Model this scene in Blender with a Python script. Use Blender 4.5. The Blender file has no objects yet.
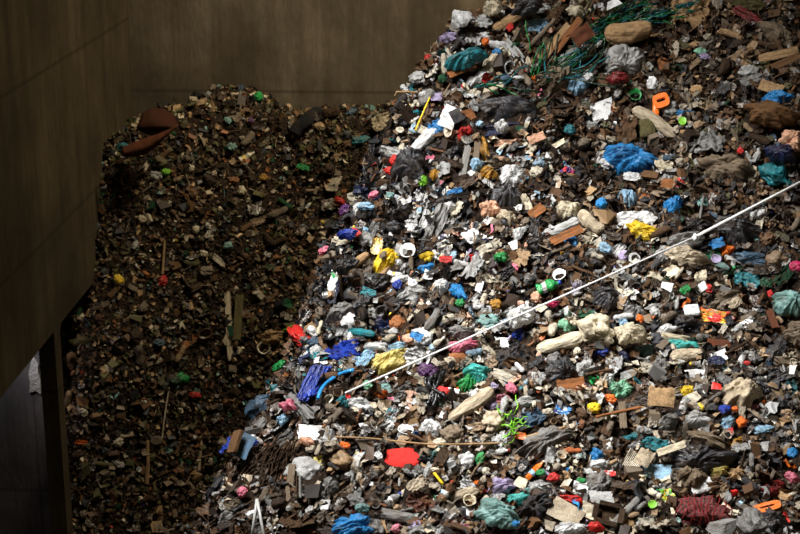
import bpy, bmesh, math, random
import numpy as np
from mathutils import Vector, Matrix
from mathutils.bvhtree import BVHTree
random.seed(7); rng = np.random.default_rng(7)
S = bpy.context.scene; COL = S.collection
PI = math.pi

# ---------------------------------------------------------------- camera
W, Hh, F = 800, 534, 1555.0
CAM = np.array([0.0, 0.0, 13.0])
PITCH = math.atan(467/F); YAW = math.atan(80/F*math.cos(PITCH))
fw = np.array([-math.sin(YAW)*math.cos(PITCH), math.cos(YAW)*math.cos(PITCH), -math.sin(PITCH)])
rt = np.array([math.cos(YAW), math.sin(YAW), 0.0]); up = np.cross(rt, fw)
def ray(px, py):
    px = np.asarray(px, float); py = np.asarray(py, float)
    d = fw + rt*((px-400)/F)[..., None] + up*((267-py)/F)[..., None]
    return d                                   # depth along fw is 1
def proj(P):
    v = np.asarray(P)-CAM; dep = v@fw
    return 400+F*(v@rt)/dep, 267-F*(v@up)/dep, dep
cd = bpy.data.cameras.new('camera'); cam = bpy.data.objects.new('camera', cd); COL.objects.link(cam)
cd.sensor_width = 36; cd.lens = F/W*36; cd.clip_end = 200; cd.dof.use_dof = True; cd.dof.focus_distance = 16.0; cd.dof.aperture_fstop = 3.2
cam.matrix_world = Matrix(((rt[0], up[0], -fw[0], CAM[0]), (rt[1], up[1], -fw[1], CAM[1]), (rt[2], up[2], -fw[2], CAM[2]), (0, 0, 0, 1)))
S.camera = cam
S.view_settings.view_transform = 'Standard'; S.view_settings.look = 'None'
S.view_settings.gamma = 1; S.view_settings.use_curve_mapping = False
S.view_settings.exposure = 0.0

# ---------------------------------------------------------------- noise
_g = np.array([[1,1,0],[-1,1,0],[1,-1,0],[-1,-1,0],[1,0,1],[-1,0,1],[1,0,-1],[-1,0,-1],[0,1,1],[0,-1,1],[0,1,-1],[0,-1,-1]], float)
_pm = np.random.default_rng(3).permutation(256); _pm = np.concatenate([_pm, _pm, _pm])
def perlin(p):
    p = np.asarray(p, float); i = np.floor(p).astype(int); f = p-i; i &= 255
    u = f*f*f*(f*(f*6-15)+10)
    def gr(dx, dy, dz):
        h = _pm[_pm[_pm[i[:, 0]+dx]+i[:, 1]+dy]+i[:, 2]+dz] % 12
        g = _g[h]
        return g[:, 0]*(f[:, 0]-dx)+g[:, 1]*(f[:, 1]-dy)+g[:, 2]*(f[:, 2]-dz)
    l = lambda a, b, t: a+t*(b-a)
    return l(l(l(gr(0,0,0), gr(1,0,0), u[:, 0]), l(gr(0,1,0), gr(1,1,0), u[:, 0]), u[:, 1]),
             l(l(gr(0,0,1), gr(1,0,1), u[:, 0]), l(gr(0,1,1), gr(1,1,1), u[:, 0]), u[:, 1]), u[:, 2])
def ridge(p): return 1-np.abs(perlin(p))*2.6
def sm(t): t = np.clip(t, 0, 1); return t*t*(3-2*t)

# ---------------------------------------------------------------- colours
C = dict(white='e4e4e2', cream='d8ccb0', pale_grey='b4b4b0', grey='85837f', dark_grey='3f3f42', black='17171a', tan='a88862',
    brown='65482e', dark_brown='37281c', orange_brown='8f5a34', olive='5a5535', blue='2a84c2', deep_blue='1f3c9c', navy='18244a',
    pale_blue='98bfd8', teal='267d86', turquoise='48b5ac', pale_teal='80a8a2', green='239048', dark_green='17462c', lime='7cc032',
    mint='8ccaa6', yellow='ecc82e', pale_yellow='e2d07a', mustard='b8842a', orange='e8731f', red='cc2b26', dark_red='842326',
    pink='dd7a90', magenta='c4285f', purple='552860', lilac='b0a2c4', peach='e4b090', beige='c0b096', grey_brown='7a6b59', slate='465f74', rust='5e3220')
def lin(h):
    v = np.array([int(h[k:k+2], 16)/255 for k in (0, 2, 4)])
    return np.where(v <= .04045, v/12.92, ((v+.055)/1.055)**2.4)
L = {k: lin(v) for k, v in C.items()}
word = lambda c: c.replace('_', ' ')

# ---------------------------------------------------------------- materials
def newmat(name):
    m = bpy.data.materials.new(name); m.use_nodes = True; nt = m.node_tree
    return m, nt, nt.nodes, nt.links, nt.nodes['Principled BSDF']
def N(nt, t, **kw):
    n = nt.nodes.new(t)
    for k, v in kw.items():
        if k in n.inputs: n.inputs[k].default_value = v
        else: setattr(n, k, v)
    return n
def mixc(nt, fac, a, b, mode='MIX'):
    n = nt.nodes.new('ShaderNodeMix'); n.data_type = 'RGBA'; n.blend_type = mode
    for s, v in ((n.inputs[0], fac), (n.inputs[6], a), (n.inputs[7], b)):
        if hasattr(v, 'default_value') or hasattr(v, 'links'): nt.links.new(v, s)
        else: s.default_value = v
    return n.outputs[2]
def ramp(nt, src, stops):
    r = nt.nodes.new('ShaderNodeValToRGB'); e = r.color_ramp.elements
    while len(e) < len(stops): e.new(.5)
    for k, (p, c) in enumerate(stops):
        e[k].position = p; e[k].color = (c, c, c, 1) if not hasattr(c, '__len__') else (*c, 1)
    nt.links.new(src, r.inputs[0]); return r.outputs[0]
DIRT = (*lin('4a3a28'), 1)
def litter(name, rough, bump, bscale, kind='plain', spec=.5, metal=0.0, trans=0.0, colors=None):
    m, nt, nd, lk, b = newmat(name)
    oi = N(nt, 'ShaderNodeObjectInfo'); tc = N(nt, 'ShaderNodeTexCoord')
    mp = N(nt, 'ShaderNodeVectorMath', operation='ADD'); lk.new(tc.outputs['Object'], mp.inputs[0]); lk.new(oi.outputs['Random'], mp.inputs[1])
    base = oi.outputs['Color']
    if kind == 'print':                                   # printed packaging: blocks and stripes of ink on the base colour
        v = N(nt, 'ShaderNodeTexVoronoi', Scale=3.1); v.distance = 'CHEBYCHEV'; lk.new(mp.outputs[0], v.inputs['Vector'])
        sep = N(nt, 'ShaderNodeSeparateColor'); lk.new(v.outputs['Color'], sep.inputs[0])
        if colors:
            cs = [tuple(L[c]) for c in colors]
            rr = nt.nodes.new('ShaderNodeValToRGB'); rr.color_ramp.interpolation = 'CONSTANT'; e = rr.color_ramp.elements
            while len(e) < len(cs): e.new(.5)
            for k, c in enumerate(cs): e[k].position = k/len(cs)*.8; e[k].color = (*c, 1)
            lk.new(sep.outputs[0], rr.inputs[0]); base = rr.outputs[0]
        else:
            f1 = ramp(nt, sep.outputs[0], [(.62, 0), (.64, 1)]); f2 = ramp(nt, sep.outputs[1], [(.76, 0), (.78, 1)])
            base = mixc(nt, f1, base, (.5, .49, .45, 1)); base = mixc(nt, f2, base, (.16, .12, .11, 1))
    if kind == 'text':
        w = N(nt, 'ShaderNodeTexNoise', Scale=34.0, Detail=1.0); mm = N(nt, 'ShaderNodeMapping'); mm.inputs['Scale'].default_value = (.55, 1.6, 1)
        lk.new(tc.outputs['Object'], mm.inputs[0]); lk.new(mm.outputs[0], w.inputs['Vector'])
        base = mixc(nt, ramp(nt, w.outputs[0], [(.54, 0), (.57, .55)]), base, (.12, .12, .13, 1))
    if kind == 'stripe':
        w = N(nt, 'ShaderNodeTexWave', Scale=4.2, Distortion=.6); w.bands_direction = 'Y'; lk.new(tc.outputs['Object'], w.inputs['Vector'])
        base = mixc(nt, ramp(nt, w.outputs[1], [(.45, 0), (.55, 1)]), base, (.02, .02, .022, 1))
    if kind == 'mesh':
        w1 = N(nt, 'ShaderNodeTexWave', Scale=5.5, Distortion=.5); w1.bands_direction = 'X'; lk.new(tc.outputs['Object'], w1.inputs['Vector'])
        w2 = N(nt, 'ShaderNodeTexWave', Scale=3.5, Distortion=.5); w2.bands_direction = 'Y'; lk.new(tc.outputs['Object'], w2.inputs['Vector'])
        mx = N(nt, 'ShaderNodeMath', operation='MAXIMUM'); lk.new(w1.outputs[1], mx.inputs[0]); lk.new(w2.outputs[1], mx.inputs[1])
        base = mixc(nt, ramp(nt, mx.outputs[0], [(.6, 0), (.85, 1)]), (.045, .02, .02, 1), base)
    if kind in ('wood', 'card', 'cloth'):
        w = N(nt, 'ShaderNodeTexNoise', Scale=3.0, Detail=4.0); mm = N(nt, 'ShaderNodeMapping')
        mm.inputs['Scale'].default_value = (1.2, 14, 6) if kind == 'wood' else (3, 3, 3); lk.new(mp.outputs[0], mm.inputs[0]); lk.new(mm.outputs[0], w.inputs['Vector'])
        base = mixc(nt, ramp(nt, w.outputs[0], [(.3, .62), (.7, 1)]), (0, 0, 0, 1), base)
    # soiling: patches of dry brown dirt
    dn = N(nt, 'ShaderNodeTexNoise', Scale=2.6, Detail=5.0, Roughness=.65); lk.new(mp.outputs[0], dn.inputs['Vector'])
    dm = N(nt, 'ShaderNodeMath', operation='MULTIPLY'); lk.new(ramp(nt, dn.outputs[0], [(.42, 0), (.72, 1)]), dm.inputs[0]); lk.new(oi.outputs['Alpha'], dm.inputs[1])
    base = mixc(nt, dm.outputs[0], base, DIRT)
    lk.new(base, b.inputs['Base Color'])
    b.inputs['Roughness'].default_value = rough; b.inputs['Specular IOR Level'].default_value = spec; b.inputs['Metallic'].default_value = metal
    if bump:
        n1 = N(nt, 'ShaderNodeTexVoronoi', Scale=bscale); n2 = N(nt, 'ShaderNodeTexNoise', Scale=bscale*1.7, Detail=4.0, Distortion=1.2)
        lk.new(mp.outputs[0], n1.inputs['Vector']); lk.new(mp.outputs[0], n2.inputs['Vector'])
        ad = N(nt, 'ShaderNodeMath', operation='ADD'); lk.new(n1.outputs[0], ad.inputs[0]); lk.new(n2.outputs[0], ad.inputs[1])
        bp = N(nt, 'ShaderNodeBump', Strength=bump, Distance=.05); lk.new(ad.outputs[0], bp.inputs['Height']); lk.new(bp.outputs[0], b.inputs['Normal'])
    if trans:
        tr = N(nt, 'ShaderNodeBsdfTranslucent'); lk.new(base, tr.inputs[0]); ms = N(nt, 'ShaderNodeMixShader'); ms.inputs[0].default_value = trans
        out = nd['Material Output']; lk.new(b.outputs[0], ms.inputs[1]); lk.new(tr.outputs[0], ms.inputs[2]); lk.new(ms.outputs[0], out.inputs[0])
    return m
M = dict(film=litter('thin_plastic', .36, .4, 4, trans=.28), gloss=litter('glossy_plastic', .26, .6, 4), cloth=litter('soiled_cloth', .95, .35, 7, 'cloth', .15),
    paper=litter('paper', .85, .15, 6, spec=.25), card=litter('cardboard', .92, .25, 6, 'card', .2), wood=litter('wood', .9, .3, 6, 'wood', .2),
    hard=litter('moulded_plastic', .34, .12, 3), metal=litter('tin', .4, .2, 4, metal=.8), wrap=litter('printed_film', .34, .5, 5, 'print'),
    text=litter('printed_paper', .85, .2, 6, 'text', .25), stripe=litter('striped_sheet', .6, .3, 5, 'stripe'), net=litter('woven_net', .7, .4, 8, 'mesh'),
    foam=litter('foam', .95, .4, 12, spec=.2))
def soil(name, c1, c2, c3, attr=False):
    m, nt, nd, lk, b = newmat(name); tc = N(nt, 'ShaderNodeTexCoord')
    if attr:
        a = N(nt, 'ShaderNodeAttribute', attribute_name='tint'); lk.new(a.outputs[0], b.inputs['Base Color']); b.inputs['Roughness'].default_value = .6; b.inputs['Specular IOR Level'].default_value = .35
        return m
    n = N(nt, 'ShaderNodeTexNoise', Scale=9.0, Detail=8.0, Roughness=.7); v = N(nt, 'ShaderNodeTexVoronoi', Scale=14.0)
    lk.new(tc.outputs['Object'], n.inputs['Vector']); lk.new(tc.outputs['Object'], v.inputs['Vector'])
    c = ramp(nt, n.outputs[0], [(.3, c1), (.55, c2), (.75, c3)])
    lk.new(c, b.inputs['Base Color']); b.inputs['Roughness'].default_value = .95; b.inputs['Specular IOR Level'].default_value = .15
    bp = N(nt, 'ShaderNodeBump', Strength=.9, Distance=.08); lk.new(v.outputs[0], bp.inputs['Height']); lk.new(bp.outputs[0], b.inputs['Normal'])
    return m
M['soil'] = soil('compacted_litter', lin('17110c'), lin('2b2018'), lin('463829')); M['bits'] = soil('litter_bits', 0, 0, 0, True)
def concrete(name, c1, c2, axis):
    m, nt, nd, lk, b = newmat(name); tc = N(nt, 'ShaderNodeTexCoord'); P = tc.outputs['Object']
    def nz(sc, s, det=6.0):
        mm = N(nt, 'ShaderNodeMapping'); mm.inputs['Scale'].default_value = sc; lk.new(P, mm.inputs[0])
        n = N(nt, 'ShaderNodeTexNoise', Scale=s, Detail=det, Roughness=.62); lk.new(mm.outputs[0], n.inputs['Vector']); return n.outputs[0]
    st = nz((1, 1, .07), 2.6); bl = nz((1, 1, 1), .5); fine = nz((1, 1, .3), 14.0)
    base = ramp(nt, st, [(.32, c1), (.66, c2)])
    base = mixc(nt, ramp(nt, bl, [(.32, .0), (.66, .9)]), base, (*(np.array(c1)*.5), 1))
    base = mixc(nt, ramp(nt, fine, [(.3, .35), (.6, 0)]), base, (*(np.array(c1)*.5), 1))
    # formwork joints: panel seams across the pour and between boards
    sx = N(nt, 'ShaderNodeSeparateXYZ'); lk.new(P, sx.inputs[0])
    def seam(o, period, off, wd):
        a = N(nt, 'ShaderNodeMath', operation='ADD'); lk.new(o, a.inputs[0]); a.inputs[1].default_value = off+100*period
        d = N(nt, 'ShaderNodeMath', operation='PINGPONG'); lk.new(a.outputs[0], d.inputs[0]); d.inputs[1].default_value = period/2
        return ramp(nt, d.outputs[0], [(wd*.3, 1), (wd, 0)])
    s1 = seam(sx.outputs[2], 2.6, {0: -7.53, 1: -8.95}[axis], .045); s2 = seam(sx.outputs[1-axis], 2.4, .5, .03)
    mx = N(nt, 'ShaderNodeMath', operation='MAXIMUM'); lk.new(s1, mx.inputs[0]); lk.new(s2, mx.inputs[1])
    f = N(nt, 'ShaderNodeMath', operation='MULTIPLY'); lk.new(mx.outputs[0], f.inputs[0]); f.inputs[1].default_value = .5
    base = mixc(nt, f.outputs[0], base, (*(np.array(c1)*.35), 1))
    lk.new(base, b.inputs['Base Color']); b.inputs['Roughness'].default_value = .9; b.inputs['Specular IOR Level'].default_value = .2
    bp = N(nt, 'ShaderNodeBump', Strength=.35, Distance=.03); lk.new(fine, bp.inputs['Height']); lk.new(bp.outputs[0], b.inputs['Normal'])
    return m
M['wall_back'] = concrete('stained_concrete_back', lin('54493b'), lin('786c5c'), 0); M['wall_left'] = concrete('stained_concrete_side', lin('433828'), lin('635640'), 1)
M['outer'] = concrete('grey_concrete', lin('5c5858'), lin('7d7878'), 1)

# ---------------------------------------------------------------- mesh helpers
def mesh(name, v, f, mat, smooth=True):
    me = bpy.data.meshes.new(name); me.from_pydata([tuple(x) for x in v], [], f)
    me.materials.append(mat)
    if smooth: me.polygons.foreach_set('use_smooth', [True]*len(me.polygons))
    me.update(); return me
def unit(v):
    v = np.array(v, float); a, b = v.min(0), v.max(0); return (v-(a+b)/2)/np.maximum(b-a, 1e-6)
_ico = {}
def ico(n):
    if n not in _ico:
        bm = bmesh.new(); bmesh.ops.create_icosphere(bm, subdivisions=n, radius=1)
        _ico[n] = (np.array([x.co[:] for x in bm.verts]), [[y.index for y in q.verts] for q in bm.faces]); bm.free()
    v, f = _ico[n]; return v.copy(), f
def g_bag(s, n=4, lump=.5, k=1.0, neck=False, st=None):
    d, f = ico(n); o = np.array([s*7.13, s*3.7, s*1.9]) % 200
    st = np.array([.62, 1.5, 1.5]) if st is None else st
    w = np.stack([perlin(d*1.6+o+a) for a in (11, 37, 71)], 1)
    q = d+.45*w
    r = 1+lump*perlin(d*1.25+o)+.5*lump*perlin(d*2.3+o+51)+.2*k*ridge(q*1.7*st+o+5)+.12*k*ridge(q*3.4*st+o+9)+.05*k*ridge(q*6.5*st+o)
    p = d*r[:, None]
    p[:, 2] = np.where(p[:, 2] < 0, p[:, 2]*.6, p[:, 2])
    p = unit(p)
    if neck:
        t = sm((p[:, 0]-.02)/.36); flare = sm((p[:, 0]-.36)/.14)
        sc = 1-.84*t+.5*flare; p[:, 1] *= sc; p[:, 2] *= sc
    return p, f
def grid_solid(X, Y, Z, t):
    n, m = X.shape; top = np.stack([X, Y, Z], -1).reshape(-1, 3); bot = top-np.array([0, 0, t]); k = n*m; f = []
    id = lambda i, j: i*m+j
    for i in range(n-1):
        for j in range(m-1):
            a = [id(i, j), id(i+1, j), id(i+1, j+1), id(i, j+1)]; f.append(a); f.append([k+x for x in a[::-1]])
    ring = [id(i, 0) for i in range(n)]+[id(n-1, j) for j in range(1, m)]+[id(i, m-1) for i in range(n-2, -1, -1)]+[id(0, j) for j in range(m-2, 0, -1)]
    for a, b in zip(ring, ring[1:]+ring[:1]): f.append([b, a, k+a, k+b])
    return np.concatenate([top, bot]), f
def g_sheet(s, n=16, amp=.3, fold=.18, rag=.3, t=.02, long=False):
    u, v = np.meshgrid(np.linspace(-1, 1, n), np.linspace(-1, 1, n), indexing='ij'); o = np.array([s*5.31, s*2.17, s*9.7]) % 200
    P = np.stack([u.ravel(), v.ravel(), 0*u.ravel()], 1)
    sq = np.maximum(np.abs(P[:, 0]), np.abs(P[:, 1]))+1e-6; ln = np.hypot(P[:, 0], P[:, 1])+1e-6
    mixk = .45; R = P*(1-mixk+mixk*(sq/ln))[:, None]
    edge = np.stack([P[:, 0]/ln, P[:, 1]/ln, 0*ln], 1)
    R *= (1+rag*perlin(edge*1.7+o)+rag*.4*perlin(edge*5+o))[:, None]
    q = R+.3*np.stack([perlin(R*1.4+o+3), perlin(R*1.4+o+19), 0*ln], 1)
    if long: q = q*np.array([.6, 2.2, 1])
    z = amp*perlin(q*.9+o)+fold*ridge(q*1.7+o+7)+fold*.5*ridge(q*3.6+o)+fold*.22*ridge(q*8+o)+.12*amp*(q[:, 0]*math.cos(s)+q[:, 1]*math.sin(s))**2
    V, f = grid_solid(R[:, 0].reshape(n, n), R[:, 1].reshape(n, n), z.reshape(n, n), t)
    return unit(V), f
def g_puff(s, n=40):
    """a slumped bag: a dome with creases running out of one gathered point"""
    r_ = random.Random(s); u, v = np.meshgrid(np.linspace(-1, 1, n), np.linspace(-1, 1, n), indexing='ij'); o = np.array([s*5.31, s*2.17, s*9.7]) % 200
    P = np.stack([u.ravel(), v.ravel(), 0*u.ravel()], 1); ln = np.hypot(P[:, 0], P[:, 1])+1e-6; sq = np.maximum(np.abs(P[:, 0]), np.abs(P[:, 1]))
    R = P*(sq/ln)[:, None]; r = np.clip(sq, 0, 1); a = r_.uniform(0, 2*PI); g = np.array([math.cos(a), math.sin(a)])*r_.uniform(.35, .9)
    dx, dy = R[:, 0]-g[0], R[:, 1]-g[1]; rho = np.hypot(dx, dy); ux, uy = dx/(rho+.12), dy/(rho+.12)
    wp = .35*perlin(R*1.6+o+31)
    q = np.stack([ux*3.2+wp, uy*3.2+wp, rho*.55], 1)
    fold = ridge(q+o)+.55*ridge(q*2.1+o+7)+.25*ridge(R*5+o)
    edge = np.stack([P[:, 0]/ln, P[:, 1]/ln, 0*ln], 1)
    out = 1+.42*perlin(edge*1.3+o+3)+.22*perlin(edge*3.1+o)+.07*fold*r
    lump = 1+.55*perlin(R*1.3+o+77)
    z = (1-r**2.6)**.75*lump*.8+.17*fold*(.3+.7*np.minimum(rho, 1))*np.clip(1.25-r, .2, 1)
    z -= .35*np.exp(-(rho/.22)**2)
    R = R*out[:, None]*np.array([1, r_.uniform(.75, 1), 1]); V, f = grid_solid(R[:, 0].reshape(n, n), R[:, 1].reshape(n, n), z.reshape(n, n), .03)
    V[n*n:, 2] = np.minimum(V[n*n:, 2], .0); return unit(V), f
def g_paper(s, n=9, crease=.35, t=.012, curl=.25):
    r = random.Random(s); u, v = np.meshgrid(np.linspace(-1, 1, n), np.linspace(-1, 1, n), indexing='ij')
    z = 0*u
    for _ in range(2):
        a = r.uniform(0, PI); z = z+crease*r.uniform(-1, 1)*np.abs(u*math.cos(a)+v*math.sin(a)-r.uniform(-.5, .5))
    z = z+curl*r.uniform(-1, 1)*np.clip(u+v-r.uniform(.2, .9), 0, 2)**2
    z = z+.12*crease*perlin(np.stack([u.ravel()*2, v.ravel()*2, 0*u.ravel()+s % 97], 1)).reshape(n, n)*2
    tap = 1+r.uniform(-.3, .3)*v+.16*perlin(np.stack([v.ravel()*3, 0*u.ravel()+s % 83, 0*u.ravel()], 1)).reshape(n, n)
    V, f = grid_solid(u*tap, v+.15*r.uniform(-1, 1)*u, z, t); return unit(V), f
def g_card(s, n=12, t=.03):
    r = random.Random(s); o = np.array([s*3.3, 5, s*.7]) % 200
    u, v = np.meshgrid(np.linspace(-1, 1, n), np.linspace(-1, 1, n), indexing='ij')
    e = perlin(np.stack([u.ravel()*3, v.ravel()*0+9, u.ravel()*0], 1)+o).reshape(n, n)
    V2 = np.where(v > .9, v+.35*e, v); U2 = np.where(u > .9, u+.2*np.roll(e, 3, 1), u)
    z = r.choice((-1, 1))*r.uniform(.25, .55)*np.abs(u-r.choice((-1, 1))*r.uniform(.15, .6))+.15*r.uniform(-1, 1)*v*v+.3*perlin(np.stack([u.ravel(), v.ravel(), 0*u.ravel()], 1)*1.2+o).reshape(n, n)
    X, f = grid_solid(U2, V2, z, t); return unit(X), f
def lathe(prof, n=16, axis=0, dent=0, s=0, caps=True):
    V = []; f = []; o = np.array([s*4.4, s, 7]) % 200
    for x, r in prof:
        for k in range(n): a = 2*PI*k/n; V.append((x, r*math.cos(a), r*math.sin(a)))
    for i in range(len(prof)-1):
        for k in range(n): a, b = i*n+k, i*n+(k+1) % n; f.append([a, b, b+n, a+n])
    if caps: f.append([k for k in range(n)][::-1]); f.append([(len(prof)-1)*n+k for k in range(n)])
    V = np.array(V)
    if dent: V[:, 1:] *= (1+dent*perlin(V*np.array([3, 4, 4])+o))[:, None]; V[:, 2] += dent*.3*perlin(V*2+o)
    if axis == 2: V = V[:, [1, 2, 0]]
    return V, f
def g_bottle(s):
    pr = [(-.5, .05), (-.49, .15), (-.46, .165), (-.36, .16), (-.34, .15), (-.3, .162), (-.1, .162), (-.06, .148), (.0, .163), (.12, .16), (.2, .13), (.29, .07), (.36, .055), (.4, .055), (.42, .055)]
    return lathe(pr, 16, 0, .35, s)
def g_cap(): return lathe([(.37, .03), (.372, .066), (.45, .066), (.47, .05)], 12)
def g_band(s): return lathe([(-.29, .16), (-.285, .168), (-.12, .168), (-.11, .16)], 16, 0, .35, s, False)
def g_can(s): return lathe([(-.5, .2), (-.49, .25), (-.46, .26), (-.43, .245), (-.2, .25), (.2, .24), (.43, .245), (.46, .26), (.49, .25), (.48, .22), (.45, .2)], 18, 0, .3, s)
def g_tub(s, h=.6, tp=.8):
    V, f = lathe([(0, .1), (0, .5*tp*.96), (.03*h, .5*tp), (h*.9, .49), (h*.92, .54), (h, .54), (h, .48), (.08*h, .46*tp), (.08*h, .1)], 20, 2, .12, s)
    return unit(V), f
def g_tray(s):
    n = 14; u, v = np.meshgrid(np.linspace(-1, 1, n), np.linspace(-1, 1, n), indexing='ij')
    q = np.maximum(np.abs(u), np.abs(v)); z = .5*sm((q-.55)/.3)-.12*sm((q-.88)/.1)
    ln = np.hypot(u, v)+1e-6; kk = 1-.22*(1-q/ln)*q
    z = z+.12*perlin(np.stack([u.ravel(), v.ravel(), 0*u.ravel()], 1)*1.2+s % 90).reshape(n, n)
    V, f = grid_solid(u*kk, v*kk, z, .06); return unit(V), f
def tube(pts, r, n=6, taper=None):
    pts = np.array(pts, float); V = []; f = []
    for i, p in enumerate(pts):
        t = pts[min(i+1, len(pts)-1)]-pts[max(i-1, 0)]; q_ = np.linalg.norm(t); t = t/q_ if q_ > 1e-7 else np.array([1., 0, 0])
        a = np.cross(t, [0, 0, 1.0] if abs(t[2]) < .9 else [1.0, 0, 0]); a /= np.linalg.norm(a); b = np.cross(t, a)
        rr = r if taper is None else r*taper[i]
        for k in range(n): q = 2*PI*k/n; V.append(p+rr*(a*math.cos(q)+b*math.sin(q)))
    for i in range(len(pts)-1):
        for k in range(n): x, y = i*n+k, i*n+(k+1) % n; f.append([x, y, y+n, x+n])
    f.append(list(range(n))[::-1]); f.append([(len(pts)-1)*n+k for k in range(n)])
    return np.array(V), f
def g_stick(s):
    r = random.Random(s); b1, b2 = r.uniform(-.6, .6), r.uniform(-.5, .5)
    x = np.linspace(-.5, .5, 12); o = s*1.3 % 90
    nz = perlin(np.stack([x*4, 0*x+o, 0*x], 1))
    pts = np.stack([x, .06*b1*(x*2)**2+.03*nz, .05*b2*(x*2)**2], 1)
    return (lambda V, f: (unit(V), f))(*tube(pts, .05, 7, 1-.25*x+.25*nz))
def g_plank(s):
    r = random.Random(s); n, m = 14, 6; u, v = np.meshgrid(np.linspace(-1, 1, n), np.linspace(-1, 1, m), indexing='ij')
    j = np.array([r.uniform(0, .14) for _ in range(m)]); u2 = u.copy(); u2[-1] += j; u2[0] -= j[::-1]
    z = .12*r.uniform(-1, 1)*u*u+.03*np.array([[r.uniform(-1, 1) for _ in range(m)] for _ in range(n)])
    V, f = grid_solid(u2, v, z, .5); return unit(V), f
def g_roll(s, n=36, m=28):
    o = s*2.9 % 90; x = np.linspace(-1, 1, n); a = np.linspace(0, 2*PI, m, endpoint=False); X, A = np.meshgrid(x, a, indexing='ij')
    q = np.stack([X.ravel()*.9, np.cos(A).ravel()*2.6, np.sin(A).ravel()*2.6], 1)+o
    end = np.sqrt(np.clip(1-(np.abs(X)*1.0)**5, .02, 1))
    R = end*(.8+.3*ridge(q).reshape(X.shape)*.5+.25*perlin(np.stack([X.ravel()*1.5, 0*X.ravel(), 0*X.ravel()], 1)+o).reshape(X.shape))+.05*perlin(q*3).reshape(X.shape)
    V = np.stack([X, R*np.cos(A)+.18*np.sin(X*2+s), R*np.sin(A)], -1).reshape(-1, 3); f = []
    for i in range(n-1):
        for k in range(m): c, d = i*m+k, i*m+(k+1) % m; f.append([c, d, d+m, c+m])
    f.append(list(range(m))[::-1]); f.append([(n-1)*m+k for k in range(m)]); return unit(V), f
def g_chunk(s):
    d, f = ico(3); o = s*3.3 % 90; r = random.Random(s)
    for _ in range(9):
        a = np.array([r.gauss(0, 1) for _ in range(3)]); a /= np.linalg.norm(a); c = r.uniform(.5, .8); h = d@a
        d = d-np.where(h > c, h-c, 0)[:, None]*a
    d = d*(1+.06*perlin(d*4+o))[:, None]; return unit(d), f
def g_lid(s):
    V, f = lathe([(0, .05), (0, .46), (.02, .5), (.1, .5), (.1, .46), (.05, .43), (.05, .05)], 20, 2, .1, s); return unit(V), f
GEN = dict(bag=(g_bag, 'film'), sack=(lambda s: g_puff(s, 48), 'cloth'), puff=(g_puff, 'film'), film=(lambda s: g_sheet(s, 26), 'film'), rag=(lambda s: g_sheet(s, 30, .45, .32, .35, .05), 'cloth'),
    drape=(lambda s: g_sheet(s, 34, .5, .3, .2, .03, True), 'film'), paper=(g_paper, 'paper'), card=(g_card, 'card'), bottle=(g_bottle, 'gloss'), can=(g_can, 'metal'), tub=(g_tub, 'hard'),
    cup=(lambda s: g_tub(s, 1.2, .7), 'paper'), tray=(g_tray, 'hard'), stick=(g_stick, 'wood'), plank=(g_plank, 'wood'), roll=(g_roll, 'cloth'), ball=(lambda s: g_bag(s, 4, .25, 1.5), 'paper'),
    wrap=(lambda s: g_sheet(s, 22, .3, .22, .2, .02), 'wrap'), scrap=(lambda s: g_paper(s, 7, .5, .05, .4), 'hard'), foam=(g_chunk, 'foam'), lid=(g_lid, 'hard'), carton=(lambda s: g_plank(s), 'card'))
NAME = dict(puff=('plastic_bag', 'bag'), bag=('plastic_bag', 'bag'), tbag=('plastic_bag', 'bag'), sack=('sack', 'sack'), film=('plastic_film', 'plastic film'), rag=('cloth_rag', 'cloth'), drape=('plastic_sheet', 'plastic sheet'), paper=('paper_sheet', 'paper'),
    card=('cardboard_piece', 'cardboard'), bottle=('plastic_bottle', 'bottle'), can=('tin_can', 'can'), tub=('plastic_tub', 'tub'), cup=('paper_cup', 'cup'), tray=('plastic_tray', 'tray'), stick=('wooden_stick', 'stick'),
    plank=('wooden_plank', 'plank'), roll=('cloth_roll', 'cloth'), ball=('crumpled_ball', 'crumpled ball'), wrap=('food_wrapper', 'wrapper'), scrap=('plastic_scrap', 'plastic scrap'), foam=('foam_block', 'foam'),
    lid=('plastic_disc', 'disc'), box=('cardboard_box', 'box'), carton=('carton', 'carton'))  # the lid kind is a loose container lid
THICK = dict(puff=.55, bag=.62, tbag=.7, sack=.55, film=.4, rag=.5, drape=.4, paper=.3, card=.25, bottle=1, can=1, tub=.7, cup=1, tray=.3, stick=1, plank=.4, roll=.9, ball=.85, wrap=.4, scrap=.35, foam=.7, lid=.25, box=.7, carton=.9)
# ---------------------------------------------------------------- object helpers
def obj(name, me, parent=None):
    o = bpy.data.objects.new(name, me); COL.objects.link(o)
    if parent: o.parent = parent
    return o
def tag(o, label=None, cat=None, group=None, kind=None):
    if label: o['label'] = label
    if cat: o['category'] = cat
    if group: o['group'] = group
    if kind: o['kind'] = kind
    return o
def box_v(x0, x1, y0, y1, z0, z1):
    v = [(x, y, z) for x in (x0, x1) for y in (y0, y1) for z in (z0, z1)]
    return v, [[0, 1, 3, 2], [4, 6, 7, 5], [0, 4, 5, 1], [2, 3, 7, 6], [0, 2, 6, 4], [1, 5, 7, 3]]
def join(parts):
    V = []; Fc = []
    for v, f in parts:
        n = len(V); V += [tuple(x) for x in v]; Fc += [[n+k for k in q] for q in f]
    return V, Fc
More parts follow.
